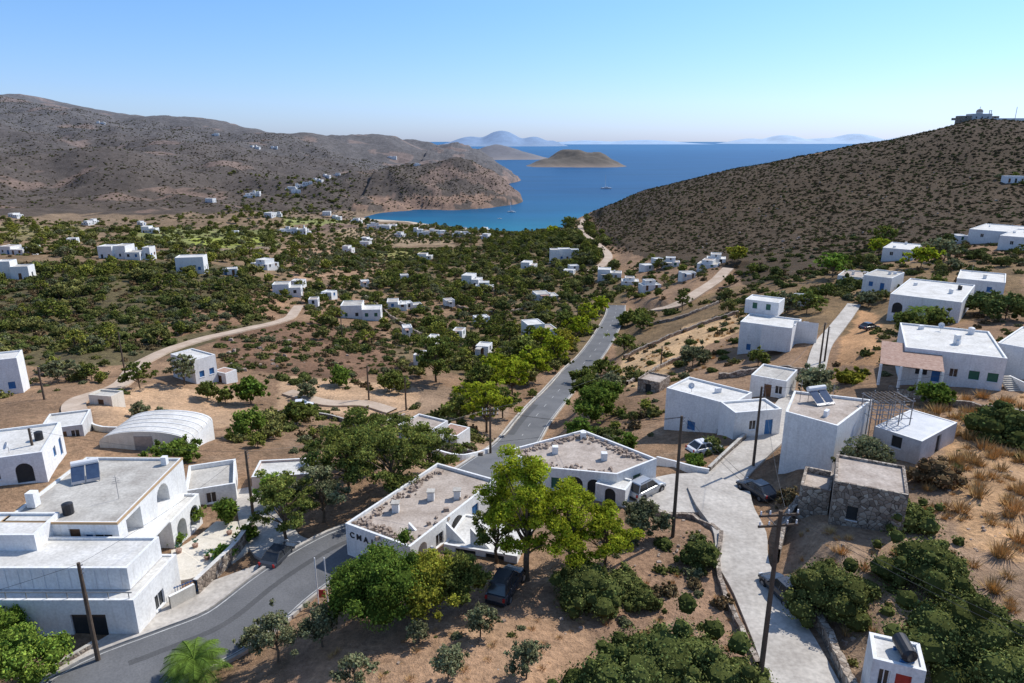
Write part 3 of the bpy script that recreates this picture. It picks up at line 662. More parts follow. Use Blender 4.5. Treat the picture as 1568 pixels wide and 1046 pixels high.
hp('white_house',(1193,728),(1203,632),[(1283,652),(1336,612),(1216,598),(1203,630)],{3:[],0:[W_(.5)]},wm='white',dm='deckp',rect=False,more=r3)
hp('white_outbuilding',(1405,712),(1412,676),[(1335,655),(1412,676),(1484,652)],{0:[D_(.5,'dark')],3:[W_(.5,'dark')]},dm='sheet',wm='grey',par=.05)
hp('stone_ruin',(1283,812),(1280,748),[(1278,738),(1392,758),(1390,714)],{3:[(.3,.8,.6,1.2,'dark')]},wm='stone',dm='deckp',par=.2,cl=0)
hp('stone_ruin',(1225,800),(1228,748),[(1226,742),(1272,752),(1276,722)],{},wm='stone',dm='deckp',par=.5,cl=0)
def r4(H):
    zr=H.zr; H.X.box(H.T((*at_z(1465,524,zr),zr+.4)),(.6,.6,1.3),'white')
    pz=zr-.7; p=rect3(*[at_z(u,v,pz) for u,v in [(1348,553),(1447,566),(1440,536)]])
    N,R,B,Lf=p; H.R.face([H.T((*N,pz-.3)),H.T((*R,pz+.35)),H.T((*B,pz+.35)),H.T((*Lf,pz-.3))],'tile'); H.R.face([H.T((*N,pz-.38)),H.T((*R,pz+.27)),H.T((*B,pz+.27)),H.T((*Lf,pz-.38))],'brown')
    for t in(0.02,.35,.66,.98):
        x=N[0]+(Lf[0]-N[0])*t;y=N[1]+(Lf[1]-N[1])*t; H.X.box(H.T((x,y,pz-1.8)),(.25,.25,2.9),'white')
    H.block(rect3(*[at_z(u,v,zr) for u,v in [(1532,522),(1640,545),(1640,512)]]),H.zg,zr,{},'white','deckw',.2)
    q=H.poly[0]
    for k in range(9): H.X.box(H.T((q[0]+1.6,q[1]-.6+k*.32,H.zg-.2+k*.17)),(1.6,.34,.3+k*.0),'deck')
    H.X.box(H.T((q[0]+2.5,q[1]+.7,H.zg+.5)),(.2,3.2,1.6),'white')
hp('white_house',(1540,598),(1543,549),[(1387,533),(1543,549),(1522,508)],{3:[W_(.2,'dark',1.4,.8,1.4),D_(.35,'blue'),W_(.52,'glass'),W_(.72,'green',1.2),W_(.9,'green',1.2)]},dm='deckw',more=r4,cl=4)
hp('white_house',(1473,494),(1473,463),[(1367,447),(1473,463),(1462,433)],{3:[(.13,1.9,.2,2.3,'dark',True),W_(.45,'glass'),W_(.75,'blue')]},dm='deckw',cl=3)
hp('white_house',(1540,456),(1540,433),[(1465,427),(1540,433),(1552,420)],{3:[W_(.3),W_(.7,'blue')]},dm='deckw')
hp('white_house',(1366,448),(1366,426),[(1324,420),(1366,426),(1376,416)],{3:[W_(.3,'blue'),D_(.7,'blue')]},dm='deck')
hp('white_house',(1400,399),(1400,383),[(1352,379),(1400,383),(1412,374)],{3:[W_(.3),W_(.7)]},dm='deckw')
hp('white_house',(1556,372),(1556,356),[(1486,350),(1556,356),(1566,346)],{3:[W_(.3),W_(.7)]},dm='deckw')
hp('white_house',(1600,384),(1600,366),[(1532,360),(1600,366),(1610,354)],{3:[W_(.3),W_(.7)]},dm='deckw')
hp('white_house',(1320,436),(1320,425),[(1283,421),(1320,425),(1328,416)],{3:[D_(.5)]},dm='deckp')
def rb(H):
    z=H.zr; x,y=at_z(1384,1002,z); H.X.tube([H.T((x-.1,y-.75,z+.45)),H.T((x-.12,y-.7,z+.45)),H.T((x+.1,y+.75,z+.45)),H.T((x+.1,y+.8,z+.45))],[.25,.42,.42,.25],'tank',14)
    H.X.box(H.T((x-.08,y-.5,z-.05)),(.8,.1,.3),'blue'); H.X.box(H.T((x+.08,y+.5,z-.05)),(.8,.1,.3),'blue')
hp('small_white_house',(1416,1090),(1419,1028),[(1337,1008),(1419,1028),(1408,985)],{3:[D_(.62,'red',.8),W_(.25,'glass',.6)],0:[W_(.5,'blue',.7)]},dm='deckw',par=.12,more=rb)
# village houses further off
def vh(u,v,wpx,hpx,rot=None,name='white_house'):
    P=sight(u,v); depth=P[1]*CT-(P[2]-CAMZ)*ST; w=wpx*depth/F; h=max(2.6,min(hpx*depth/F*1.0,6.2))
    rot=random.uniform(-.5,.5) if rot is None else rot
    if P[1]<800: HOMES.append((P[0],P[1],w))
    H=House(name,*P); c,s=math.cos(rot),math.sin(rot); x0,y0=P[0],P[1]
    def rc(a0,a1,b0,b1): return [(x0+a*c-b*s,y0+a*s+b*c) for a,b in((a1,b0),(a1,b1),(a0,b1),(a0,b0))]
    def wins(L_):
        n_=max(1,int(L_/2.6)); return [W_((i+.5)/n_,random.choice(['glass','blue','dark','green','brown']),random.uniform(.8,1.2)) if random.random()<.7 else D_((i+.5)/n_,random.choice(['blue','brown','dark'])) for i in range(n_)]
    dm=lambda:random.choice(['deckw','deckw','deck','deckp']); d=max(4.,min(w,9)*random.uniform(.55,.95)); k=random.random(); z=P[2]
    if w>13:
        a0=-w/2; 
        while a0<w/2-2.5:
            a1=min(w/2,a0+random.uniform(4.,6.5)); hh=h*random.choice([.55,.7,.85,1.]); hh=max(hh,2.5); b0=random.uniform(-2.2,2.2)
            H.block(rc(a0,a1-.01,b0,b0+d*random.uniform(.6,1.)),z,z+hh,{3:wins(a1-a0),0:wins(d)},'white',dm(),.2)
            if random.random()<.35 and hh<h: H.block(rc(a0+.5,a1-1.3,b0+1.2,b0+d*.55),z+hh,z+hh+2.2,{3:[W_(.5,'dark',.8,.6,1.)]},'white',dm(),.15,zb=z+hh-.3)
            a0=a1
    elif k<.3 or w<5.5: H.block(rc(-w/2,w/2,0,d),z,z+h,{3:wins(w),0:wins(d)},'white',dm(),.2)
    elif k<.7:
        m=w*random.uniform(-.1,.15); H.block(rc(-w/2,m,0,d),z,z+h,{3:wins(w*.5),0:wins(d)},'white',dm(),.2); H.block(rc(m+.01,w/2,-.8,d*.8),z,z+h*.72,{3:wins(w*.5),0:wins(d)},'white',dm(),.2)
    else:
        H.block(rc(-w/2,w/2,0,d),z,z+h*.62,{3:wins(w),0:wins(d)},'white',dm(),.2); zz=z+h*.6; H.block(rc(-w*.3,w*.25,1.2,d-.2),zz,z+h*1.05,{3:[W_(.5,'glass',.8,.6,1.)]},'white',dm(),.2,zb=zz-.2)
    if random.random()<.5: H.X.box((c*w*.2-s*d*.4,s*w*.2+c*d*.4,h*.7+.2),(.6,.6,1.1),'white')
    if random.random()<.35: # porch
        H.X.box((-c*w*.15+s*1.2,-s*w*.15-c*1.2,2.35),(w*.4,2.2,.12),random.choice(['tile','deck','sheet']),rot)
        for t in(-.33,.03): H.X.box((c*w*t+s*2.,s*w*t-c*2.,1.1),(.2,.2,2.4),'white')
    H.done()
for a in [(830,525,46,30,.3),(865,400,44,20),(808,414,22,12),(720,440,28,18),(742,448,28,14),(553,489,60,22,.1),(608,474,30,12),(634,474,26,11),(440,453,42,18),(397,412,34,13),
 (292,418,40,24,.2),(190,397,74,20,0.),(28,390,52,13),(22,428,46,28,.2),(445,358,46,11,.1),(532,388,16,11),(558,378,16,8),(650,398,22,9),(470,360,12,8),(352,422,22,9),(500,458,18,9),(455,440,18,10),
 (933,428,36,15),(965,437,26,10),(998,445,30,14),(1027,410,26,14),(1055,428,22,9),(1082,412,30,12),(1096,405,28,14),(838,460,34,9),(880,415,14,8),(870,422,16,8),(738,545,20,10),(740,498,22,9),
 (995,415,18,8),(1010,405,14,8),(420,332,20,9),(390,300,16,7),(445,292,18,9),(460,287,14,8),(472,283,16,8),(486,279,16,7),(500,272,14,7),(515,270,12,5),(455,296,16,7),(410,333,14,7),(228,357,22,10),(215,345,12,6),(130,345,14,6),(140,342,12,6),
 (320,310,14,6),(380,303,12,6),(20,333,18,6),(575,350,24,10),(590,352,14,7),(652,362,24,10),(680,362,18,8),(700,363,18,8),(715,362,14,7),(742,366,18,7),(640,357,14,8),(560,370,16,6),(600,350,12,6),(740,355,14,6),
 (610,363,16,7),(665,357,14,6),(500,330,12,6),(390,227,14,4),(420,228,10,4),(155,190,12,6),(600,243,14,4),(640,254,10,4),(330,208,10,4),(545,342,16,7),(515,336,14,6),(110,372,14,7),(360,360,10,6),
 (1480,372,30,9),(1555,280,26,10),(1230,470,24,10),(640,560,14,8),(660,532,14,8),(700,520,16,8),(625,515,14,7),(690,470,14,7),(560,440,12,7),(620,430,12,7),(480,470,14,8)]: vh(*a)
hp('white_outbuilding',(655,682),(655,662),[(606,652),(655,662),(690,645)],{3:[D_(.5),W_(.8)],0:[W_(.5)]},dm='deckp')
hp('white_outbuilding',(700,682),(700,668),[(668,662),(700,668),(722,655)],{3:[D_(.5)]},dm='tile',par=.02)
hp('white_outbuilding',(345,588),(345,572),[(332,566),(345,572),(358,565)],{3:[D_(.5)]},dm='tile',par=.02)
hp('stone_outbuilding',(1010,600),(1010,585),[(975,580),(1010,586),(1030,576)],{3:[D_(.5,'dark')]},wm='stone',dm='deckp')
hp('white_outbuilding',(170,622),(170,607),[(140,602),(170,607),(185,598)],{3:[D_(.5)]},wm='cream',dm='deck')
# hilltop chapel
def chapel():
    x=.655*520; P=(x,520,float(height(x,520)))
    H=House('hilltop_chapel',*P); x,y,z=P; r=lambda a,b,c,d:[(x+b,y+c),(x+b,y+d),(x+a,y+d),(x+a,y+c)]
    H.block(r(-7,7,0,8),z,z+4.2,{3:[W_(.2,'dark'),D_(.5,'dark'),W_(.8,'dark')]},'grey','deck',.3); H.block(r(-15,-7.05,1,7),z,z+2.8,{3:[W_(.5,'dark')]},'stone','deck',.2); H.block(r(7.05,13,1,7),z,z+2.6,{3:[W_(.5,'dark')]},'stone','deckw',.2)
    K=14
    for i in range(K):
        a0,a1=2*math.pi*i/K,2*math.pi*(i+1)/K
        H.W.face([(2.2*math.cos(a0),4+2.2*math.sin(a0),4),(2.2*math.cos(a1),4+2.2*math.sin(a1),4),(2.2*math.cos(a1),4+2.2*math.sin(a1),5.6),(2.2*math.cos(a0),4+2.2*math.sin(a0),5.6)],'grey')
        for j in range(5):
            b0,b1=j*math.pi/10,(j+1)*math.pi/10; q=lambda a,b:(2.3*math.cos(a)*math.cos(b),4+2.3*math.sin(a)*math.cos(b),5.6+2.1*math.sin(b))
            H.R.face([q(a0,b0),q(a1,b0),q(a1,b1),q(a0,b1)],'deckp')
    H.X.box((0,4,8.4),(.2,.2,1.8),'white'); H.X.box((0,4,8.6),(.9,.18,.18),'white'); H.X.box((4.5,0,5.2),(.3,.5,2.2),'white'); H.X.box((5.9,0,5.2),(.3,.5,2.2),'white'); H.X.box((5.2,0,6.4),(1.8,.5,.3),'white')
    H.X.tube([(26,3,-1),(26,3,9)],.18,'metal',6)
    H.X.box((20,-2,.2),(26,.5,1.6),'white'); H.X.box((-18,0,.4),(8,.5,1.6),'stone')
    H.done()
chapel()
print('houses',time.time()-T0)
# ------------------------------------------------------------------ walls
def wallpath(name,px,h,th,mat,cap=None):
    W=[sight(u,v)[:2] for u,v in px]; P=catmull(W,.8); mb=MB(); t=np.gradient(P,axis=0); t/=np.linalg.norm(t,axis=1)[:,None]+1e-9; N=np.stack([t[:,1],-t[:,0]],1)*th/2
    z=height(P[:,0],P[:,1]); z=np.convolve(np.pad(z,2,mode='edge'),np.ones(5)/5,'valid')
    for i in range(len(P)-1):
        r=[]
        for j in(i,i+1):
            hh=h+ (0 if cap else .12*math.sin(j*2.1)+.08*math.sin(j*5.3))
            a=P[j]-N[j]; b=P[j]+N[j]; r.append([(a[0],a[1],z[j]-.8),(a[0],a[1],z[j]+hh),(b[0],b[1],z[j]+hh),(b[0],b[1],z[j]-.8)])
        for k in range(3): mb.face([r[0][k],r[1][k],r[1][k+1],r[0][k+1]],(cap if (k==1 and cap) else mat))
    mb.face([r[1][0],r[1][1],r[1][2],r[1][3]],mat)
    return mb.obj(name)
for w_ in [('stone_wall',[(302,912),(335,880),(365,850),(388,815)],1.5,.4,'stone','deckw'),
('garden_wall',[(262,935),(300,915)],1.3,.25,'cream','white'),
('low_stone_wall',[(1160,1020),(1128,955),(1100,880),(1104,820)],.4,.35,'stone'),
('retaining_wall',[(1330,1130),(1300,1060),(1262,975),(1225,925)],.9,.5,'stone'),
('retaining_wall',[(1188,860),(1200,815),(1222,775)],1.2,.5,'stone'),
('stone_wall',[(1085,724),(1110,700),(1140,672)],.7,.35,'stone','deck'),
('low_stone_wall',[(960,775),(1010,790),(1060,795),(1100,815)],.4,.35,'stone'),
('stone_wall',[(30,1052),(90,1025),(150,990)],.6,.3,'stone','deck'),
('garden_wall',[(130,640),(150,660),(190,665)],.9,.25,'cream','white'),
('garden_wall',[(1005,712),(1050,722),(1085,730)],.9,.25,'white','white'),
('terrace_wall',[(955,550),(1010,525),(1070,500),(1130,480)],.9,.5,'stone'),
('terrace_wall',[(960,590),(1020,560),(1080,540)],.8,.5,'stone'),
('terrace_wall',[(1100,580),(1180,570),(1240,575)],.9,.5,'stone'),
('terrace_wall',[(620,700),(680,690),(740,700)],.8,.4,'stone'),
('field_wall',[(430,400),(520,395),(590,400)],.8,.6,'stone'),
('field_wall',[(200,384),(320,384),(430,380)],.8,.6,'stone'),
('terrace_wall',[(990,500),(1050,485),(1100,465)],.8,.5,'stone'),
('terrace_wall',[(560,455),(620,500),(660,520)],.8,.5,'stone'),
('terrace_wall',[(700,470),(760,480),(800,475)],.8,.5,'stone'),
('garden_wall',[(420,635),(500,640),(560,655),(620,640)],.7,.3,'stone','deck'),
('garden_wall',[(640,690),(700,705),(750,695)],.8,.3,'white','white'),
('road_wall',[(770,672),(800,636),(835,600),(866,563)],.5,.3,'stone','deck'),
('terrace_wall',[(1360,600),(1450,620),(1568,640)],.8,.4,'stone')]: wallpath(*w_)
mb=MB(); P=sight(287,915)
for k in range(9): mb.box((k*.2-.8,0,.75),(.04,.04,1.3),'blue')
for z in(.3,1.3): mb.box((0,0,z),(1.8,.05,.06),'blue')
mb.obj('blue_gate',loc=(P[0],P[1],P[2]),rz=.7)
# ------------------------------------------------------------------ poles & wires
def pole(base,top,arm=0.,rz=0.):
    P=sight(*base); zt=CAMZ+ray(*top)[1]*P[1]; h=zt-P[2]; mb=MB()
    mb.tube([(0,0,-.6),(0,0,h*.5),(0,0,h)],[.17,.145,.11],'wood',8)
    if arm:
        for dz in ((.35,) if arm<1.6 else (.35,1.0)):
            mb.box((0,.12,h-dz),(arm,.1,.12),'wood')
            for k in (-1,-.5,.5,1): mb.tube([(k*arm*.46,.12,h-dz+.06),(k*arm*.46,.12,h-dz+.14),(k*arm*.46,.12,h-dz+.3)],[.03,.06,.04],'frame',6)
        mb.tube([(-arm*.3,.1,h-.4),(0,.1,h-1.1)],.03,'metal',4); mb.tube([(arm*.3,.1,h-.4),(0,.1,h-1.1)],.03,'metal',4)
    else:
        for dz in(.2,.5,.8): mb.tube([(0,0,h-dz),(.22,0,h-dz),(.24,0,h-dz+.1)],[.02,.03,.05],'metal',5)
    mb.obj('utility_pole',loc=P,rz=rz); return Vector((P[0],P[1],zt-.1))
p1=pole((1161,1062),(1176,782),2.3,.1); p2=pole((1030,822),(1035,637)); p3=pole((1153,716),(1157,592)); p4=pole((152,1018),(128,862)); p5=pole((58,722),(42,656))
p6=pole((388,792),(379,690)); p7=pole((751,697),(749,625),2.2); p8=pole((1254,566),(1256,494)); p9=pole((1262,556),(1268,500)); p10=pole((565,612),(565,560)); p11=pole((622,628),(622,578))
p12=pole((192,575),(190,508)); p13=pole((68,612),(63,562)); p14=pole((524,520),(524,488)); p15=pole((1012,560),(1012,530))
def wires(prs):
    mb=MB()
    for a,b,off in prs:
        a=a+Vector((off,0,0)); b=b+Vector((off,0,0)); n_=14; sag=(a-b).length*.025
        mb.tube([a.lerp(b,t/n_)-Vector((0,0,sag*4*(t/n_)*(1-t/n_))) for t in range(n_+1)],.014,'tank',3,False)
    mb.obj('power_lines')
wires([(p1,p2,0),(p1,p2,.5),(p1,p3,.3),(p2,p7,0),(p2,p7,.4),(p3,p8,0),(p4,p6,0),(p6,p7,0),(p5,p6,0),(p7,p11,0),(p11,p10,0),(p1,Vector((32,22,76)),0),(p1,Vector((33,22,76)),.4),(p4,Vector((-48,30,72)),0),(p13,p12,0),(p3,Vector((40,58,80)),0),(p7,p15,0),(p2,p6,0),(p5,Vector((-60,60,74)),0)])
mb=MB(); P=sight(488,925)
for dx in(0,.75): mb.tube([(dx,0,-.3),(dx,0,4.2)],.05,'frame',8)
mb.box((.35,-.05,1.0),(.5,.04,.7),'red'); mb.obj('flag_pole',loc=P)
# ------------------------------------------------------------------ vehicles
def car(name,u,v,yaw,paint,suv=False):
    P=sight(u,v); x,y=P[0],P[1]; z=P[2]+.05; e=empty(name,(x,y,z),yaw); Lc=4.5 if suv else 4.1; top=1.78 if suv else 1.45; belt=1.05 if suv else .92
    mb=MB(); st=[(-Lc/2,.45,.62,.72),(-Lc/2+.12,.32,belt-.08,.86),(-Lc*.38,.26,belt,.9),(-Lc*.15,.25,belt+.02,.9),(Lc*.12,.25,belt,.9),(Lc*.22,.25,belt-.04,.9),(Lc*.38,.27,belt-.16,.88),(Lc/2-.12,.3,belt-.3,.82),(Lc/2,.42,.6,.7)]
    rings=[]
    for X,z0,z1,w in st: rings.append([(X,-w*.94,z0),(X,-w,(z0+z1)/2),(X,-w*.93,z1-.05),(X,-w*.8,z1),(X,w*.8,z1),(X,w*.93,z1-.05),(X,w,(z0+z1)/2),(X,w*.94,z0)])
    for a,b in zip(rings,rings[1:]):
        for k in range(8): mb.face([a[k],a[(k+1)%8],b[(k+1)%8],b[k]],paint)
    mb.face(rings[0],paint); mb.face(rings[-1],paint); mb.obj('body',e,smooth=False)
    g=MB(); r=MB(); xs=(-Lc*.45 if suv else -Lc*.40,-Lc*.38 if suv else -Lc*.24,Lc*.04,Lc*.22)
    b0=[(xs[0],-.78),(xs[3],-.78),(xs[3],.78),(xs[0],.78)]; t0=[(xs[1],-.62),(xs[2],-.62),(xs[2],.62),(xs[1],.62)]
    for k in range(4):
        a,b=b0[k],b0[(k+1)%4]; c,d=t0[(k+1)%4],t0[k]; g.face([(a[0],a[1],belt-.02),(b[0],b[1],belt-.02),(c[0],c[1],top-.06),(d[0],d[1],top-.06)],'glass')
    for k in range(4):
        a,d=b0[k],t0[k]; r.tube([(a[0],a[1],belt-.02),(d[0],d[1],top-.05)],.05,paint,5)
    for sy in(-1,1):
        xm=(xs[1]+xs[2])/2; r.tube([(xm,sy*.79,belt),(xm,sy*.63,top-.06)],.04,paint,5)
        if suv: r.tube([(xs[1]+.2,sy*.55,top+.08),(xs[2]-.1,sy*.55,top+.08)],.025,'tank',5)
        r.box((xs[3]-.25,sy*.98,belt+.08),(.15,.2,.14),paint)
    r.box(((xs[1]+xs[2])/2,0,top-.02),(xs[2]-xs[1]+.06,1.3,.09),paint,0,.94)
    g.obj('windows',e); r.obj('roof',e)
    w=MB(); R=.36 if suv else .31
    for X in(-Lc*.31,Lc*.32):
        for sy in(-1,1):
            w.tube([(X,sy*.70,R),(X,sy*.93,R)],R,'tyre',16); w.tube([(X,sy*.90,R),(X,sy*.945,R)],R*.6,'metal',12)
            w.tube([(X,sy*.72,R+.03),(X,sy*.912,R+.03)],R*1.16,'tank',16)
    w.obj('wheels',e)
    l=MB()
    for sy in(-.6,.6): l.box((Lc/2-.03,sy,.62),(.12,.3,.14),'lamp'); l.box((-Lc/2+.03,sy*1.15,.8),(.1,.16,.28),'redlamp')
    l.box((Lc/2+.02,0,.42),(.1,1.5,.16),'tank'); l.box((-Lc/2-.02,0,.45),(.1,1.5,.16),'tank'); l.obj('lights_and_bumpers',e)
    BLOCK[(GX-x)**2+(GY-y)**2<7]=True
car('parked_suv',988,757,.72,'silver',True); car('parked_car',1199,912,1.85,'darkcar'); car('parked_car',1158,757,2.0,'darkcar'); car('parked_car',775,905,1.2,'darkcar',True); car('parked_car',1078,693,.4,'whitecar'); car('parked_car',430,858,1.3,'darkcar'); car('parked_car',462,625,.2,'whitecar'); car('parked_car',1330,505,.4,'darkcar')
def boat(u,v,Ln,mast):
    a,s=ray(u,v); Y=-CAMZ/s; mb=MB(); R=[]
    for t,w,z1 in((-.5,.30,.9),(-.3,.42,.9),(0,.5,.95),(.25,.38,1.05),(.42,.16,1.2),(.5,.01,1.3)):
        k=Ln*.3; R.append([(t*Ln,-w*k,z1*Ln*.09),(t*Ln,-w*k*.6,-.3),(t*Ln,w*k*.6,-.3),(t*Ln,w*k,z1*Ln*.09)])
    for p,q in zip(R,R[1:]):
        for k in range(4): mb.face([p[k],p[(k+1)%4],q[(k+1)%4],q[k]],'sail')
    mb.face(R[0],'sail'); mb.box((-.02*Ln,0,Ln*.12),(Ln*.4,Ln*.16,Ln*.07),'sail',0,.8); mb.box((-.02*Ln,0,Ln*.125),(Ln*.3,Ln*.165,Ln*.02),'glass')
    if mast:
        mb.tube([(Ln*.08,0,.5),(Ln*.08,0,mast)],[.4,.28],'sail',6); mb.tube([(Ln*.08,0,2.6),(-Ln*.38,0,2.6)],[.35,.35],'sail',6)
        for q in((-Ln*.5,0),(Ln*.5,0)): mb.tube([(q[0],0,1),(Ln*.08,0,mast)],.05,'metal',3)
    mb.obj('sailing_boat' if mast else 'motor_boat',loc=(a*Y,Y,0),rz=random.choice([0.15,3.0]))
boat(928,289,24,29); boat(783,325,12,14); boat(1182,232,16,0); boat(768,243,20,0); boat(712,349,6,0); boat(735,351,6,0); boat(765,335,6,0)
# pipe frame
def frame_():
    zb=R3Z[0]-1.6; x,y=at_z(1340,652,zb); e=MB()
    for i in range(4):
        for j in range(3):
            e.tube([(i*1.25,j*1.3,-3.5),(i*1.25,j*1.3,2.6+.25*((i+j)%2))],.06,'metal',5)
    for z in(.6,1.6,2.5):
        for i in range(4): e.tube([(i*1.25,0,z),(i*1.25,2.6,z)],.04,'metal',5)
        for j in range(3): e.tube([(-.2,j*1.3,z+.05),(3.95,j*1.3,z+.05)],.04,'metal',5)
    for k in range(8): e.box((.2+k*.45,1.3,2.62),(.12,2.9,.06),'wood')
    e.obj('pipe_pergola_frame',loc=(x,y,zb),rz=.1)
frame_()
# ------------------------------------------------------------------ vegetation
def cloud(rs,lobes,n,size,up=.25):
    L_=np.array([l[:6] for l in lobes]); tn=np.array([l[6] for l in lobes]); vol=(L_[:,3]*L_[:,4])**1.0; k=rs.choice(len(lobes),n,p=vol/vol.sum())
    d=rs.normal(size=(n,3)); d[:,2]+=up; d/=np.linalg.norm(d,axis=1)[:,None]; rr=.62+.46*rs.random(n)**.8
    c=L_[k,:3]+d*L_[k,3:6]*rr[:,None]
    nr=d+rs.normal(size=(n,3))*.65; nr/=np.linalg.norm(nr,axis=1)[:,None]
    t=np.cross(nr,rs.normal(size=(n,3))); t/=np.linalg.norm(t,axis=1)[:,None]+1e-9; b=np.cross(nr,t)
    s=size*(.55+.9*rs.random(n)); a=s[:,None]*t*.5; bb=s[:,None]*b*.5*(.55+.5*rs.random(n))[:,None]
    lift=nr*(s*.18)[:,None]
    v=np.stack([c-a,c-bb*1.0-lift,c+a,c+bb-lift],1).reshape(-1,3)
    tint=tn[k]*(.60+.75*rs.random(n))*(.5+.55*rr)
    return v,tint
def core(rs,lobes,q):
    V_=[];F_=[];Tn=[]
    for cx,cy,cz,rx,ry,rz,tn in lobes:
        b=len(V_); ns,nr_=7,4
        V_.append((cx,cy,cz-rz*q))
        for i in range(1,nr_):
            f=-math.pi/2+math.pi*i/nr_
            for j in range(ns):
                a=2*math.pi*j/ns+i; k=q*(.85+.3*rs.random()); V_.append((cx+rx*k*math.cos(a)*math.cos(f),cy+ry*k*math.sin(a)*math.cos(f),cz+rz*k*math.sin(f)))
        V_.append((cx,cy,cz+rz*q)); t=b+1+(nr_-1)*ns
        for j in range(ns):
            F_.append((b,b+1+(j+1)%ns,b+1+j)); F_.append((t,t-ns+j,t-ns+(j+1)%ns))
        for i in range(nr_-2):
            for j in range(ns): F_.append((b+1+i*ns+j,b+1+i*ns+(j+1)%ns,b+1+(i+1)*ns+(j+1)%ns,b+1+(i+1)*ns+j))
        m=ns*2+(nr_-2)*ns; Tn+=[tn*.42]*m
    return V_,F_,Tn
def tree_mesh(name,kind,h,r,seed,ls,fm,nmax=20000,dens=1.):
    rs=np.random.default_rng(seed); lobes=[]; mb=MB()
    if kind=='pine':
        N=max(9,int(13+r*2.6)); zlo,zhi,lr,fl=.38,.93,(.20,.36),.52; cq=.5
    elif kind=='broad': N=13;zlo,zhi,lr,fl=.32,.84,(.30,.44),.75; cq=.66
    elif kind=='olive': N=11;zlo,zhi,lr,fl=.38,.85,(.26,.40),.7; cq=.5
    else: N=14;zlo,zhi,lr,fl=.10,.68,(.34,.5),.8; cq=.76
    asx,asy=1+rs.normal()*.1,1+rs.normal()*.1
    for i in range(N):
        t=(i+.5)/N; zf=zlo+(zhi-zlo)*t; q=(t-.35)/.68 if kind!='bush' else t/1.05
        rm=r*math.sqrt(max(.04,1-q*q))*.78; an=i*2.4+rs.random()*1.2; rad=rm*(.40+.65*rs.random()) if i<N-2 else rm*.3
        R=r*(lr[0]+(lr[1]-lr[0])*rs.random()); cx,cy,cz=rad*math.cos(an)*asx,rad*math.sin(an)*asy,h*zf
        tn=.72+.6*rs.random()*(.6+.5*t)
        if kind=='pine':
            for s_ in range(3): lobes.append((cx+rs.normal()*R*.6,cy+rs.normal()*R*.6,cz+rs.normal()*R*.28,R*.62,R*.62,R*.62*fl,tn*(.85+.3*rs.random())))
        else:
            lobes.append((cx,cy,cz,R,R,min(R*fl*(h/(2*r)+.5)*.8,R*1.2),tn)); 
            for s_ in range(2): lobes.append((cx+rs.normal()*R*.75,cy+rs.normal()*R*.75,cz+rs.normal()*R*.45,R*.45,R*.45,R*.42,tn*(.85+.35*rs.random())))
        if kind!='bush' or i<4:
            z0=h*zf*.55 if kind!='bush' else .1
            mb.tube([(0.02*i,0,z0),(cx*.5,cy*.5,(z0+cz)*.52),(cx,cy,cz)],[.035*r*.5+.02,.03*r*.5,.015],'bark',5,False)
    if kind=='bush': lobes.append((0,0,h*.3,r*.75,r*.75,h*.42,.8))
    tr=.045*h
    if kind!='bush': mb.tube([(0,0,-.5),(.03*h,.0,h*.2),(-.01*h,.02*h,h*.45),(0,0,h*.8)],[tr*.75,tr*.5,tr*.38,tr*.12],'bark',8,False)
    n=int(min(nmax,dens*2.9*(2*math.pi*r*r+math.pi*2*r*h*.55)/(ls*ls)*.55))
    v,tint=cloud(rs,lobes,n,ls)
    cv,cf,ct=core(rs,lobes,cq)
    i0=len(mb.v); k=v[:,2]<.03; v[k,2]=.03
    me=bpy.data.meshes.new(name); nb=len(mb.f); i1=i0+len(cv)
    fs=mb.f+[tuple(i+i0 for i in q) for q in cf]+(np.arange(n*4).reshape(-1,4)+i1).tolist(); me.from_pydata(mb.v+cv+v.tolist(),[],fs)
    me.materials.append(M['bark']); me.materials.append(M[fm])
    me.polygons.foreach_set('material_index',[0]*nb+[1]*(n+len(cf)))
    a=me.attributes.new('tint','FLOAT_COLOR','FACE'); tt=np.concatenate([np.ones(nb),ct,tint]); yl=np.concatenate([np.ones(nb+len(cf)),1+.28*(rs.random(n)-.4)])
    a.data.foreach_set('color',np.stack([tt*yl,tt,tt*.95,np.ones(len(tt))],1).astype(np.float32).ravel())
    me.update(); return me
_sd=[100]
def tree(name,kind,u,v,h,r,fm,ls=None,dens=1.):
    P=sight(u,v); _sd[0]+=1; x,y=P[0],P[1]
    d=math.hypot(x,y); ls=ls or max(.15,d*.0034)
    me=tree_mesh(name,kind,h,r,_sd[0],ls,fm,dens=dens); o=new_obj(name,me,None,(x,y,float(height(x,y))-.05)); o.rotation_euler=(0,0,random.uniform(0,6.28))
    BLOCK[(GX-x)**2+(GY-y)**2<(r*.5)**2]=True
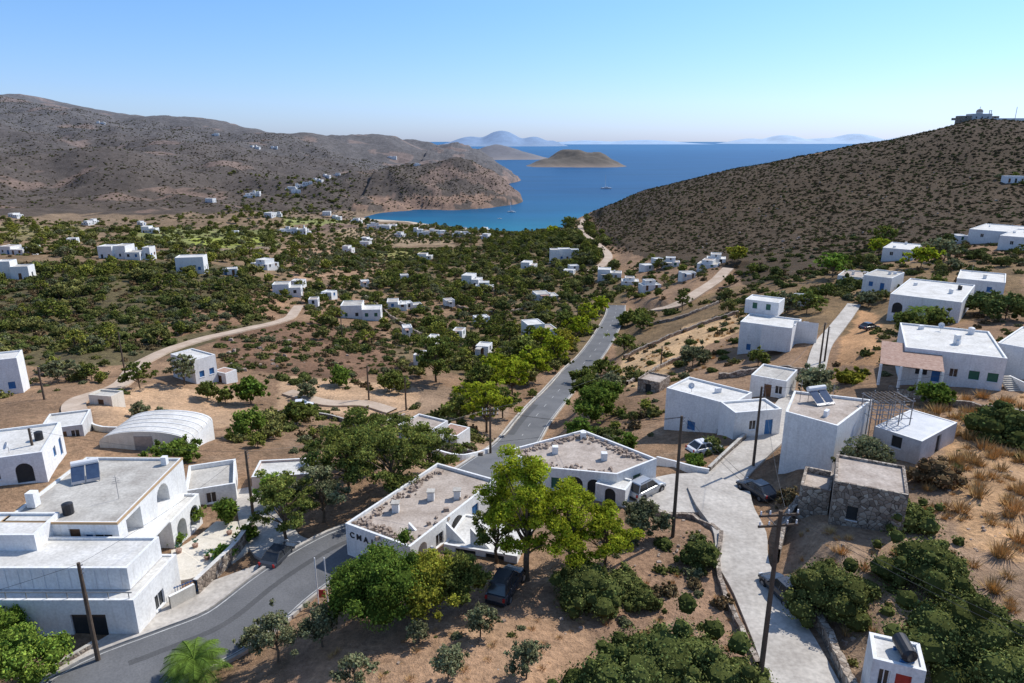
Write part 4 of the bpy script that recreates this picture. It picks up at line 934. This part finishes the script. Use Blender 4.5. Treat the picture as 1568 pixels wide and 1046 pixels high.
for a in [('pine_tree','pine',806,888,10.8,4.5,'f_pine'),('pine_tree','pine',868,872,7.6,3.7,'f_pine'),('pine_tree','pine',925,872,5.4,3.2,'f_pine'),('pine_tree','pine',762,862,6.2,2.4,'f_dpine'),
 ('pine_tree','pine',535,752,7.2,4.6,'f_dpine'),('pine_tree','pine',600,765,8.0,4.6,'f_dpine'),('pine_tree','pine',655,738,6.8,3.8,'f_dpine'),('pine_tree','pine',560,712,6.5,4.4,'f_dpine'),
 ('pine_tree','pine',440,830,6.8,3.4,'f_dpine'),('pine_tree','pine',495,800,6.0,2.8,'f_olive'),('pine_tree','pine',420,780,4,2.0,'f_green'),
 ('pine_tree','pine',745,662,8.6,4.2,'f_pine'),('pine_tree','pine',725,640,6.6,3.6,'f_pine'),('pine_tree','pine',785,605,8,5,'f_pine'),('pine_tree','pine',820,585,8,4.6,'f_pine'),('pine_tree','pine',848,560,7.5,4.4,'f_pine'),('pine_tree','pine',865,545,7,4.,'f_yel'),
 ('pine_tree','pine',885,520,7,4,'f_pine'),('pine_tree','pine',900,500,7.5,3.8,'f_pine'),('pine_tree','pine',918,485,7,3.6,'f_pine'),('pine_tree','pine',668,585,10,5.4,'f_dpine'),('pine_tree','pine',770,640,6,3.2,'f_dpine'),
 ('pine_tree','pine',760,590,7,4.6,'f_pine'),('pine_tree','pine',735,600,6,4,'f_dpine'),('pine_tree','pine',800,560,7,5,'f_dpine'),('pine_tree','pine',830,540,7,4.6,'f_pine'),('pine_tree','pine',865,505,6,4.4,'f_dpine'),('pine_tree','pine',700,650,5,3,'f_dpine'),
 ('broad_tree','broad',905,648,6,3.6,'f_broad'),('broad_tree','broad',925,625,4.8,3.2,'f_broad'),('broad_tree','broad',885,680,4,2.2,'f_broad'),('broad_tree','broad',895,590,4,3,'f_dpine'),('pine_tree','pine',955,540,5,3.8,'f_dpine'),('pine_tree','pine',985,505,4.5,4.2,'f_dpine'),
 ('broad_tree','broad',920,575,4,3,'f_dpine'),('broad_tree','broad',900,615,5,3.2,'f_dpine'),('broad_tree','broad',935,600,3.6,2.8,'f_olive'),('broad_tree','broad',960,500,5,4,'f_dpine'),
 ('broad_tree','broad',590,955,5.8,3.9,'f_broad'),('broad_tree','broad',545,940,4.4,2.6,'f_broad'),('broad_tree','broad',655,938,4.8,2.7,'f_yel'),('broad_tree','broad',705,930,4.6,2.2,'f_dpine'),
 ('olive_tree','olive',425,1012,4.0,1.7,'f_olive'),('olive_tree','olive',495,990,3.2,1.7,'f_olive'),('olive_tree','olive',388,998,2.2,1.2,'f_olive'),
 ('olive_tree','olive',735,975,2.6,1.2,'f_olive'),('olive_tree','olive',685,1040,2.6,1.3,'f_olive'),('olive_tree','olive',805,1040,2.8,1.3,'f_olive'),('olive_tree','olive',640,985,1.8,.9,'f_olive'),('olive_tree','olive',545,1050,2.2,1.3,'f_olive'),
 ('broad_tree','broad',40,1050,4.6,2.9,'f_green'),('broad_tree','broad',0,1000,3.6,2.3,'f_green'),
 ('lentisk_bush','bush',1278,930,3.6,3.2,'f_bush'),('lentisk_bush','bush',1418,890,3.2,3.3,'f_bush'),('lentisk_bush','bush',1385,805,2.4,2.5,'f_bush'),('lentisk_bush','bush',1485,1015,4.0,4.3,'f_bush'),('lentisk_bush','bush',1560,1085,3.6,3.2,'f_bush'),
 ('lentisk_bush','bush',1015,1060,4.0,4.4,'f_bush'),('lentisk_bush','bush',930,1075,3.0,2.8,'f_bush'),('lentisk_bush','bush',1105,1085,3.4,3.0,'f_bush'),
 ('lentisk_bush','bush',1075,862,2.3,1.7,'f_bush'),('lentisk_bush','bush',895,918,2.8,3.0,'f_bush'),('lentisk_bush','bush',985,925,1.4,1.4,'f_bush'),('lentisk_bush','bush',950,905,2,1.8,'f_bush'),
 ('lentisk_bush','bush',1532,668,3.6,3.4,'f_bush'),('olive_tree','olive',1325,735,4.4,2.8,'f_olive'),('dry_shrub','bush',1430,738,2.6,2.2,'f_brown'),('dry_shrub','bush',1205,770,1.8,1.3,'f_brown'),('lentisk_bush','bush',1088,690,2.,1.6,'f_bush'),
 ('lentisk_bush','bush',1062,712,1.6,1.4,'f_broad'),('broad_tree','broad',985,820,3.4,2.1,'f_olive'),('broad_tree','broad',350,805,3,1.5,'f_broad'),('broad_tree','broad',295,802,2.4,1.3,'f_broad'),('broad_tree','broad',275,835,1.4,.8,'f_green'),('broad_tree','broad',345,858,1.6,1.2,'f_green'),('broad_tree','broad',380,830,1.8,1,'f_broad'),
 ('pine_tree','pine',215,595,5,2.8,'f_dpine'),('pine_tree','pine',282,590,6.,2.8,'f_olive'),('broad_tree','broad',385,618,5,3.2,'f_broad'),('broad_tree','broad',380,672,4,3,'f_broad'),('broad_tree','broad',318,612,3.6,2,'f_dpine'),('broad_tree','broad',345,618,3,1.8,'f_dpine'),
 ('pine_tree','pine',90,585,4,3.4,'f_olive'),('broad_tree','broad',270,705,2.4,2.6,'f_broad'),('broad_tree','broad',215,640,2.6,1.4,'f_olive'),('broad_tree','broad',245,642,2,1.2,'f_olive'),
 ('pine_tree','pine',1275,425,7.5,4.6,'f_green'),('pine_tree','pine',1350,378,8,4.4,'f_dpine'),('pine_tree','pine',1345,390,6,4.,'f_pine'),('pine_tree','pine',1410,410,6,5.,'f_pine'),('pine_tree','pine',1445,400,7,5.,'f_olive'),('pine_tree','pine',1205,480,5,4,'f_olive'),('pine_tree','pine',1235,480,5,4,'f_dpine'),
 ('broad_tree','broad',1390,510,4.5,3.,'f_dpine'),('broad_tree','broad',1430,505,4.5,3.,'f_dpine'),('broad_tree','broad',1540,490,5,5.,'f_bush'),('broad_tree','broad',1500,480,4.5,4,'f_bush'),('broad_tree','broad',1330,470,4,2.6,'f_olive'),('broad_tree','broad',1240,605,4.2,3,'f_olive'),('broad_tree','broad',1430,620,2.8,2.4,'f_broad'),
 ('broad_tree','broad',1160,560,3,2.,'f_dpine'),('broad_tree','broad',1060,560,4,3.2,'f_olive'),('broad_tree','broad',1185,475,5,3.5,'f_dpine'),('dry_shrub','bush',1300,585,2,2.4,'f_yel'),('lentisk_bush','bush',1300,440,3,4,'f_bush'),
 ('broad_tree','broad',960,690,2.4,1.6,'f_broad'),('broad_tree','broad',520,590,4,3,'f_broad'),('broad_tree','broad',600,600,4,3.5,'f_dpine'),('broad_tree','broad',455,650,3.5,3,'f_dpine'),('broad_tree','broad',470,610,3,2,'f_olive'),
 ('pine_tree','pine',870,345,7,7,'f_dpine'),('pine_tree','pine',845,360,7,7,'f_pine'),('pine_tree','pine',1130,400,6,5,'f_yel'),('pine_tree','pine',640,440,6,4.,'f_dpine')]:
    tree(*a)
def palm(u,v,h,r,nf=34):
    P=sight(u,v); mb=MB(); mb.tube([(0,0,-.4),(0.05,0,h*.5),(0,0,h)],[.32,.26,.3],'bark',10)
    for i in range(nf):
        an=i*2.399; el=1.25-1.5*(i/nf); dirx,diry=math.cos(an),math.sin(an); pts=[]; K=9
        for k in range(K+1):
            t=k/K; s_=r*t; pts.append(Vector((dirx*s_*math.cos(el*.6)*1.0,diry*s_*math.cos(el*.6),h+.1+r*(math.sin(el)*t*.9-.62*t*t))))
        side=Vector((-diry,dirx,0)); mb.tube(pts,[.03]*len(pts),'f_broad',3,False)
        for k in range(1,K*3):
            t=k/(K*3); a_=int(t*K); p=pts[a_].lerp(pts[min(K,a_+1)],t*K-a_); ll=r*.30*math.sin(math.pi*(.12+.8*t)); f=(pts[min(K,a_+1)]-pts[a_]).normalized()
            for sg in(-1,1):
                tip=p+side*sg*ll+f*ll*.6-Vector((0,0,ll*.35)); mb.face([p-f*.035,p+f*.035,tip],'f_broad')
    o=mb.obj('palm_tree',loc=(P[0],P[1],P[2])); a=o.data.attributes.new('tint','FLOAT_COLOR','FACE'); nfc=len(mb.f); t=.6+.8*rng.random(nfc); a.data.foreach_set('color',np.stack([t,t,t,np.ones(nfc)],1).astype(np.float32).ravel())
palm(302,1040,1.5,2.3); palm(1398,500,3.4,2.,22); palm(1420,498,3.2,2.,22)
print('trees',time.time()-T0)
# ---- prototypes + instancing
def proto(coll,me):
    o=bpy.data.objects.new(me.name,me); coll.objects.link(o); return o
def grass_mesh(name,seed,n=90):
    rs=np.random.default_rng(seed); V_=[];Fc=[]
    for i in range(n):
        a=rs.random()*6.28; ra=rs.random()**.5*.35; b=np.array([ra*math.cos(a),ra*math.sin(a),0]); l=.5+.5*rs.random(); tip=b*(1.8+rs.random())+np.array([rs.normal()*.1,rs.normal()*.1,l*.8]); w=np.array([-math.sin(a),math.cos(a),0])*.035
        j=len(V_); V_+=[(b-w).tolist(),(b+w).tolist(),tip.tolist()]; Fc.append((j,j+1,j+2))
    me=bpy.data.meshes.new(name); me.from_pydata(V_,[],Fc); me.materials.append(M['f_grass']); at=me.attributes.new('tint','FLOAT_COLOR','FACE'); t=.6+.7*rs.random(n)
    at.data.foreach_set('color',np.stack([t,t,t,np.ones(n)],1).astype(np.float32).ravel()); return me
def collection(name,meshes):
    c=bpy.data.collections.new(name)
    for m_ in meshes: proto(c,m_)
    return c
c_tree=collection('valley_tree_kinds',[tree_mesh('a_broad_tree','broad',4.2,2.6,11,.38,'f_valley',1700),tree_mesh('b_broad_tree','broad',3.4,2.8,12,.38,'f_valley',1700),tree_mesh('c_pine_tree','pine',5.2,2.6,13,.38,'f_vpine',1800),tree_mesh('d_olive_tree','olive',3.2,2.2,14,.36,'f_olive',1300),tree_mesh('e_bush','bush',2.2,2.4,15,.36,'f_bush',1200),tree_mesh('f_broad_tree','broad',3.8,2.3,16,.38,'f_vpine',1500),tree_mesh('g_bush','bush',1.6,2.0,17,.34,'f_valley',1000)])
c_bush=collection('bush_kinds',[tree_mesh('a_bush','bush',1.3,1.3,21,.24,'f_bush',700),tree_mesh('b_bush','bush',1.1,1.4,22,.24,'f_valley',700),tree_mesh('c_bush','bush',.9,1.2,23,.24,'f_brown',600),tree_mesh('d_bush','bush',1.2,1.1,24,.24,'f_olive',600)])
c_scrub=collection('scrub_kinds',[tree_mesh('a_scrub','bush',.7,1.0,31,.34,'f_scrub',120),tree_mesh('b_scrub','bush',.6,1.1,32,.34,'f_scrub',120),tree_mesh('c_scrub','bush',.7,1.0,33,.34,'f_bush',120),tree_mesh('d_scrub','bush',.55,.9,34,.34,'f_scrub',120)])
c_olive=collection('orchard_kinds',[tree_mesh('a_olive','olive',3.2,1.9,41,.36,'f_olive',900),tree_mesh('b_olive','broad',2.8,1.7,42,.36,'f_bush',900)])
c_grass=collection('grass_kinds',[grass_mesh('a_tuft',1),grass_mesh('b_tuft',2),grass_mesh('c_tuft',3)])
def instancer(name,coll,pts,sc):
    n_=len(pts)
    if n_==0: return
    nk=len(coll.objects); me=bpy.data.meshes.new(name); me.from_pydata(np.asarray(pts).tolist(),[],[])
    for an,ty,val in(('sc','FLOAT',np.asarray(sc)),('rz','FLOAT',rng.random(n_)*6.28)):
        me.attributes.new(an,ty,'POINT').data.foreach_set('value',val.astype(np.float32))
    me.attributes.new('kind','INT','POINT').data.foreach_set('value',rng.integers(0,nk,n_).astype(np.int32))
    o=new_obj(name,me); ng=bpy.data.node_groups.new(name,'GeometryNodeTree'); ng.interface.new_socket('Geometry',in_out='INPUT',socket_type='NodeSocketGeometry'); ng.interface.new_socket('Geometry',in_out='OUTPUT',socket_type='NodeSocketGeometry')
    N=ng.nodes; gi=N.new('NodeGroupInput'); go=N.new('NodeGroupOutput'); ip=N.new('GeometryNodeInstanceOnPoints'); ci=N.new('GeometryNodeCollectionInfo'); ci.inputs['Collection'].default_value=coll; ci.inputs['Separate Children'].default_value=True; ci.inputs['Reset Children'].default_value=True
    def na(nm_,t): q=N.new('GeometryNodeInputNamedAttribute'); q.data_type=t; q.inputs['Name'].default_value=nm_; return [s_ for s_ in q.outputs if s_.enabled and s_.name=='Attribute'][0]
    cx=N.new('ShaderNodeCombineXYZ'); er=N.new('FunctionNodeEulerToRotation'); K=ng.links.new
    K(gi.outputs[0],ip.inputs['Points']); K(ci.outputs[0],ip.inputs['Instance']); ip.inputs['Pick Instance'].default_value=True; K(na('kind','INT'),ip.inputs['Instance Index'])
    K(na('rz','FLOAT'),cx.inputs[2]); K(cx.outputs[0],er.inputs[0]); K(er.outputs[0],ip.inputs['Rotation']); K(na('sc','FLOAT'),ip.inputs['Scale']); K(ip.outputs[0],go.inputs[0])
    md=o.modifiers.new('scatter','NODES'); md.node_group=ng; return o
def blocked(x,y):
    i=np.clip(np.searchsorted(gx,x),1,NX-1); j=np.clip(np.searchsorted(gy,y),1,NY-1)
    return BLOCK[j,i]|BLOCK[j-1,i-1]|BLOCK[j-1,i]|BLOCK[j,i-1]
def scat(poly,per100,clump=.0,smin=.7,smax=1.3,world=False,cs=12.,cap=9000):
    W=poly if world else [sight(u,v)[:2] for u,v in poly]; A_=abs(area(W)); n_=int(min(cap,A_*per100/100)); xs=[p[0] for p in W]; ys=[p[1] for p in W]
    bb=(max(xs)-min(xs))*(max(ys)-min(ys)); m_=int(n_*bb/max(A_,1)*(1 if clump<=0 else 1.6))+5
    x=rng.uniform(min(xs),max(xs),m_); y=rng.uniform(min(ys),max(ys),m_); z=height(x,y)
    ok=inpoly(x,y,W)&~blocked(x,y)&(z>1.0)&((fbm(x/cs+40,y/cs,3)+.5+rng.random(m_)*.2)>clump)
    x,y,z=x[ok],y[ok],z[ok]; return np.stack([x,y,z-.1],1),smin+(smax-smin)*rng.random(len(x))**1.5
def group(name,coll,specs,extra=None):
    r=[scat(*s[0:2],**s[2]) for s in specs]
    if extra is not None: r.append(extra)
    P=np.concatenate([a for a,b in r]); S_=np.concatenate([b for a,b in r]); print(name,len(P)); instancer(name,coll,P,S_)
def garden(k,rmin,rmax):
    xs=[];ys=[]
    for x,y,w in HOMES:
        for i in range(k):
            a=random.uniform(0,6.28); q=w*.5+random.uniform(rmin,rmax); xs.append(x+math.cos(a)*q); ys.append(y+3+math.sin(a)*q)
    xs=np.array(xs);ys=np.array(ys); ok=~blocked(xs,ys); xs,ys=xs[ok],ys[ok]; z=height(xs,ys); ok=z>1; return np.stack([xs[ok],ys[ok],z[ok]-.1],1),rng.uniform(.5,1.05,ok.sum())
group('valley_trees',c_tree,[
 ([(600,400),(760,375),(900,352),(925,380),(960,440),(930,500),(850,560),(760,590),(650,540),(560,450)],2.4,dict(clump=.40,smin=.4,smax=1.2)),
 ([(-200,415),(300,412),(430,440),(415,490),(200,545),(-200,560)],2.8,dict(clump=.46,smin=.25,smax=1.15,cs=9)),
 ([(0,335),(560,335),(600,360),(600,400),(430,440),(0,395)],.5,dict(clump=.52,smin=.6,smax=1.5)),
 ([(590,343),(860,348),(850,372),(600,362)],1.2,dict(clump=.3,smin=.7,smax=1.3)),
 ([(430,440),(600,430),(640,520),(560,560),(430,500)],1.1,dict(clump=.48,smin=.35,smax=1.1)),
 ([(960,450),(1120,420),(1330,400),(1568,395),(1568,480),(1130,480),(950,530)],1.0,dict(clump=.5,smin=.35,smax=1.1)),
 ([(500,560),(740,590),(730,660),(640,660),(500,620)],1.4,dict(clump=.45,smin=.35,smax=1.)),
 ([(820,370),(900,330),(935,372),(920,420),(860,420)],2.2,dict(clump=.35,smin=.6,smax=1.4)),
 ([(880,600),(940,560),(1010,590),(1000,660),(900,690)],2.,dict(clump=.4,smin=.35,smax=.85)),
 ([(-100,560),(180,560),(120,640),(-100,640)],1.2,dict(clump=.5,smin=.35,smax=.8)),
 ([(350,265),(540,262),(560,320),(380,325)],.35,dict(clump=.5,smin=.8,smax=1.6)),
 ([(430,640),(500,640),(480,700),(300,700)],2.,dict(clump=.35,smin=.35,smax=.8)),
 ([(690,560),(870,500),(900,480),(860,580),(800,640),(720,640)],2.2,dict(clump=.4,smin=.5,smax=1.1)),
],garden(5,1,7))
group('valley_bushes',c_bush,[
 ([(560,380),(900,352),(960,440),(930,500),(760,590),(560,560),(430,450)],4.5,dict(clump=.42,smin=.4,smax=1.4)),
 ([(-200,410),(300,410),(430,440),(415,490),(200,545),(-200,560)],9,dict(clump=.34,smin=.4,smax=1.5)),
 ([(0,335),(560,335),(600,360),(600,400),(430,440),(0,395)],.8,dict(clump=.5,smin=.6,smax=1.4)),
 ([(330,500),(600,500),(640,560),(560,600),(340,575)],6.0,dict(clump=.4,smin=.35,smax=1.1)),
 ([(430,620),(740,640),(760,690),(620,720),(430,690)],7,dict(clump=.42,smin=.35,smax=1.1)),
 ([(880,600),(960,540),(1130,475),(1130,560),(1010,590),(1000,690),(900,690)],4.,dict(clump=.5,smin=.35,smax=1.1)),
 ([(1200,600),(1340,480),(1568,480),(1568,520),(1350,590)],4.,dict(clump=.5,smin=.35,smax=.9)),
 ([(1220,960),(1220,850),(1300,800),(1568,760),(1568,1046),(1300,1046)],2.4,dict(clump=.55,smin=.15,smax=.7)),
 ([(480,1046),(500,960),(780,940),(900,1046)],6,dict(clump=.48,smin=.12,smax=.5)),
 ([(960,800),(1090,830),(1120,960),(900,960)],9,dict(clump=.45,smin=.2,smax=.8)),
 ([(-100,545),(250,545),(200,610),(-100,620)],4,dict(clump=.45,smin=.35,smax=1.)),
 ([(1130,440),(1400,380),(1568,370),(1568,420),(1130,500)],4.5,dict(clump=.4,smin=.4,smax=1.4)),
 ([(960,400),(1130,390),(1300,360),(1400,380),(1130,470),(960,450)],2.5,dict(clump=.45,smin=.4,smax=1.2)),
 ([(420,570),(720,600),(700,650),(420,630)],1.2,dict(clump=.5,smin=.3,smax=.8)),
 ([(1190,860),(1215,760),(1300,700),(1480,690),(1568,700),(1568,780),(1300,840)],3,dict(clump=.52,smin=.15,smax=.7)),
],garden(8,.5,6))
group('hillside_scrub',c_scrub,[
 ([(70,640),(125,625),(240,600),(340,520),(450,420),(330,180),(210,165),(130,230),(95,290),(50,380),(55,560)],11,dict(world=True,clump=.28,smin=.35,smax=1.1,cap=19000)),
 ([(-900,700),(-200,850),(-130,1200),(-300,1700),(-1400,1900),(-900,1000)],1.2,dict(world=True,clump=.42,smin=.7,smax=1.9,cap=12000,cs=40)),
 ([(-160,1040),(-40,1080),(10,1230),(-60,1400),(-260,1300)],3,dict(world=True,clump=.35,smin=.7,smax=1.5,cap=3000)),
 ([(330,490),(620,500),(640,560),(340,575)],6,dict(clump=.35,smin=.4,smax=.9)),
])
# orchards in rows
ox=[];oy=[]
for poly in ([(432,384),(556,374),(576,416),(450,426)],[(520,348),(640,352),(690,372),(530,370)],[(215,372),(330,382),(330,392),(220,388)]):
    W=[sight(u,v)[:2] for u,v in poly]; xs=[p[0] for p in W]; ys=[p[1] for p in W]
    for i in np.arange(min(xs),max(xs),6.5):
        for j in np.arange(min(ys),max(ys),6.5):
            x,y=i+.12*(j-min(ys))+random.gauss(0,.5),j+random.gauss(0,.5)
            if inpoly(np.array([x]),np.array([y]),W)[0] and random.random()<.8: ox.append(x);oy.append(y)
ox=np.array(ox);oy=np.array(oy); ok=~blocked(ox,oy); ox,oy=ox[ok],oy[ok]; instancer('olive_orchard',c_olive,np.stack([ox,oy,height(ox,oy)],1),rng.uniform(.6,1.,len(ox)))
group('dry_grass_tufts',c_grass,[
 ([(1400,620),(1568,600),(1700,760),(1568,950),(1420,800)],34,dict(clump=.47,smin=.5,smax=1.8)),
 ([(470,1060),(500,940),(900,900),(1100,840),(1140,1000),(900,1060)],30,dict(clump=.45,smin=.2,smax=.6)),
 ([(1200,1060),(1200,840),(1400,720),(1568,800),(1568,1060)],24,dict(clump=.45,smin=.3,smax=1.)),
 ([(960,560),(1130,480),(1130,540),(1000,600)],5,dict(clump=.3,smin=.5,smax=1.2)),
])
ps=[]
for poly,k in (([(960,780),(1100,800),(1110,860),(900,900)],45),([(480,940),(900,900),(900,1046),(480,1046)],14),([(1200,960),(1300,740),(1568,620),(1568,1046),(1280,1046)],16),([(1240,940),(1320,960),(1320,1060),(1270,1060)],60)):
    a_,b_=scat(poly,k,clump=.4,cs=3.); ps+=a_.tolist()
stones('ground_stones',ps,.06,.34)
ps=[]
for poly,k in (([(905,322),(1200,250),(1450,210),(1568,300),(1200,400),(1000,380)],.3),([(330,500),(560,500),(640,560),(340,575)],2.)):
    a_,b_=scat(poly,k,clump=.5,cs=30.,cap=1500); ps+=a_.tolist()
stones('hillside_rocks',ps,.3,1.1)
for (u,v) in [(275,850),(300,842),(330,872),(352,822),(318,860)]:
    P=sight(u,v); mb=MB(); mb.tube([(0,0,0),(0,0,.45),(0,0,.5)],[.16,.26,.28],'tile',12)
    for k in range(26):
        an=random.uniform(0,6.28); q=random.uniform(.15,.5); c_=Vector((math.cos(an)*q*.6,math.sin(an)*q*.6,.55+q*.8)); s_=.1; mb.face([c_,c_+Vector((s_,.03,.05)),c_+Vector((s_,.1,.1)),c_+Vector((0,.08,.08))],'green')
    mb.obj('flower_pot',loc=(P[0],P[1],P[2]+.08))
# ------------------------------------------------------------------ light, sky, camera
el=math.radians(46); az=math.radians(54)   # azimuth measured from +Y towards +X
w=bpy.data.worlds.new('World'); scene.world=w; w.use_nodes=True; nt=w.node_tree; bg=nt.nodes['Background']
sk=nt.nodes.new('ShaderNodeTexSky'); sk.sky_type='NISHITA'; sk.sun_disc=False; sk.sun_elevation=el; sk.sun_rotation=az; sk.air_density=1.; sk.dust_density=.4; sk.ozone_density=2.2; sk.altitude=100
tc=nt.nodes.new('ShaderNodeTexCoord'); sp=nt.nodes.new('ShaderNodeSeparateXYZ'); L(nt,tc.outputs['Generated'],sp.inputs[0])
h2=lambda r,g,b:(r/2.5,g/2.5,b/2.5)
fac=ramp(nt,sp.outputs[2],[(0,h2(.64,.81,1.42)),(.05,h2(.75,.92,1.40)),(.17,h2(.74,1.02,1.38)),(.45,h2(1.3,1.38,1.5)),(1,h2(1.45,1.45,1.5))])
c1=mix(nt,1.,sk.outputs[0],fac,'MULTIPLY'); c2=mix(nt,1.,c1,(2.5,2.5,2.5),'MULTIPLY')
nt.links.new(c2,bg.inputs[0]); bg.inputs[1].default_value=.125
sl=bpy.data.lights.new('sun','SUN'); sl.energy=4.7; sl.angle=math.radians(.5); sl.color=(1,.955,.88)
so=bpy.data.objects.new('sun',sl); scene.collection.objects.link(so)
dv=Vector((math.sin(az)*math.cos(el),math.cos(az)*math.cos(el),math.sin(el))); so.rotation_euler=(-dv).to_track_quat('-Z','Y').to_euler()
cam=bpy.data.cameras.new('camera'); co=bpy.data.objects.new('camera',cam); scene.collection.objects.link(co); co.location=(0,0,CAMZ); co.rotation_euler=(math.pi/2-TH,0,0)
cam.sensor_width=36; cam.lens=36*F/1568; cam.clip_start=.5; cam.clip_end=200000; scene.camera=co
scene.view_settings.view_transform='Standard'; scene.view_settings.look='None'; scene.view_settings.exposure=0
print('done',time.time()-T0)
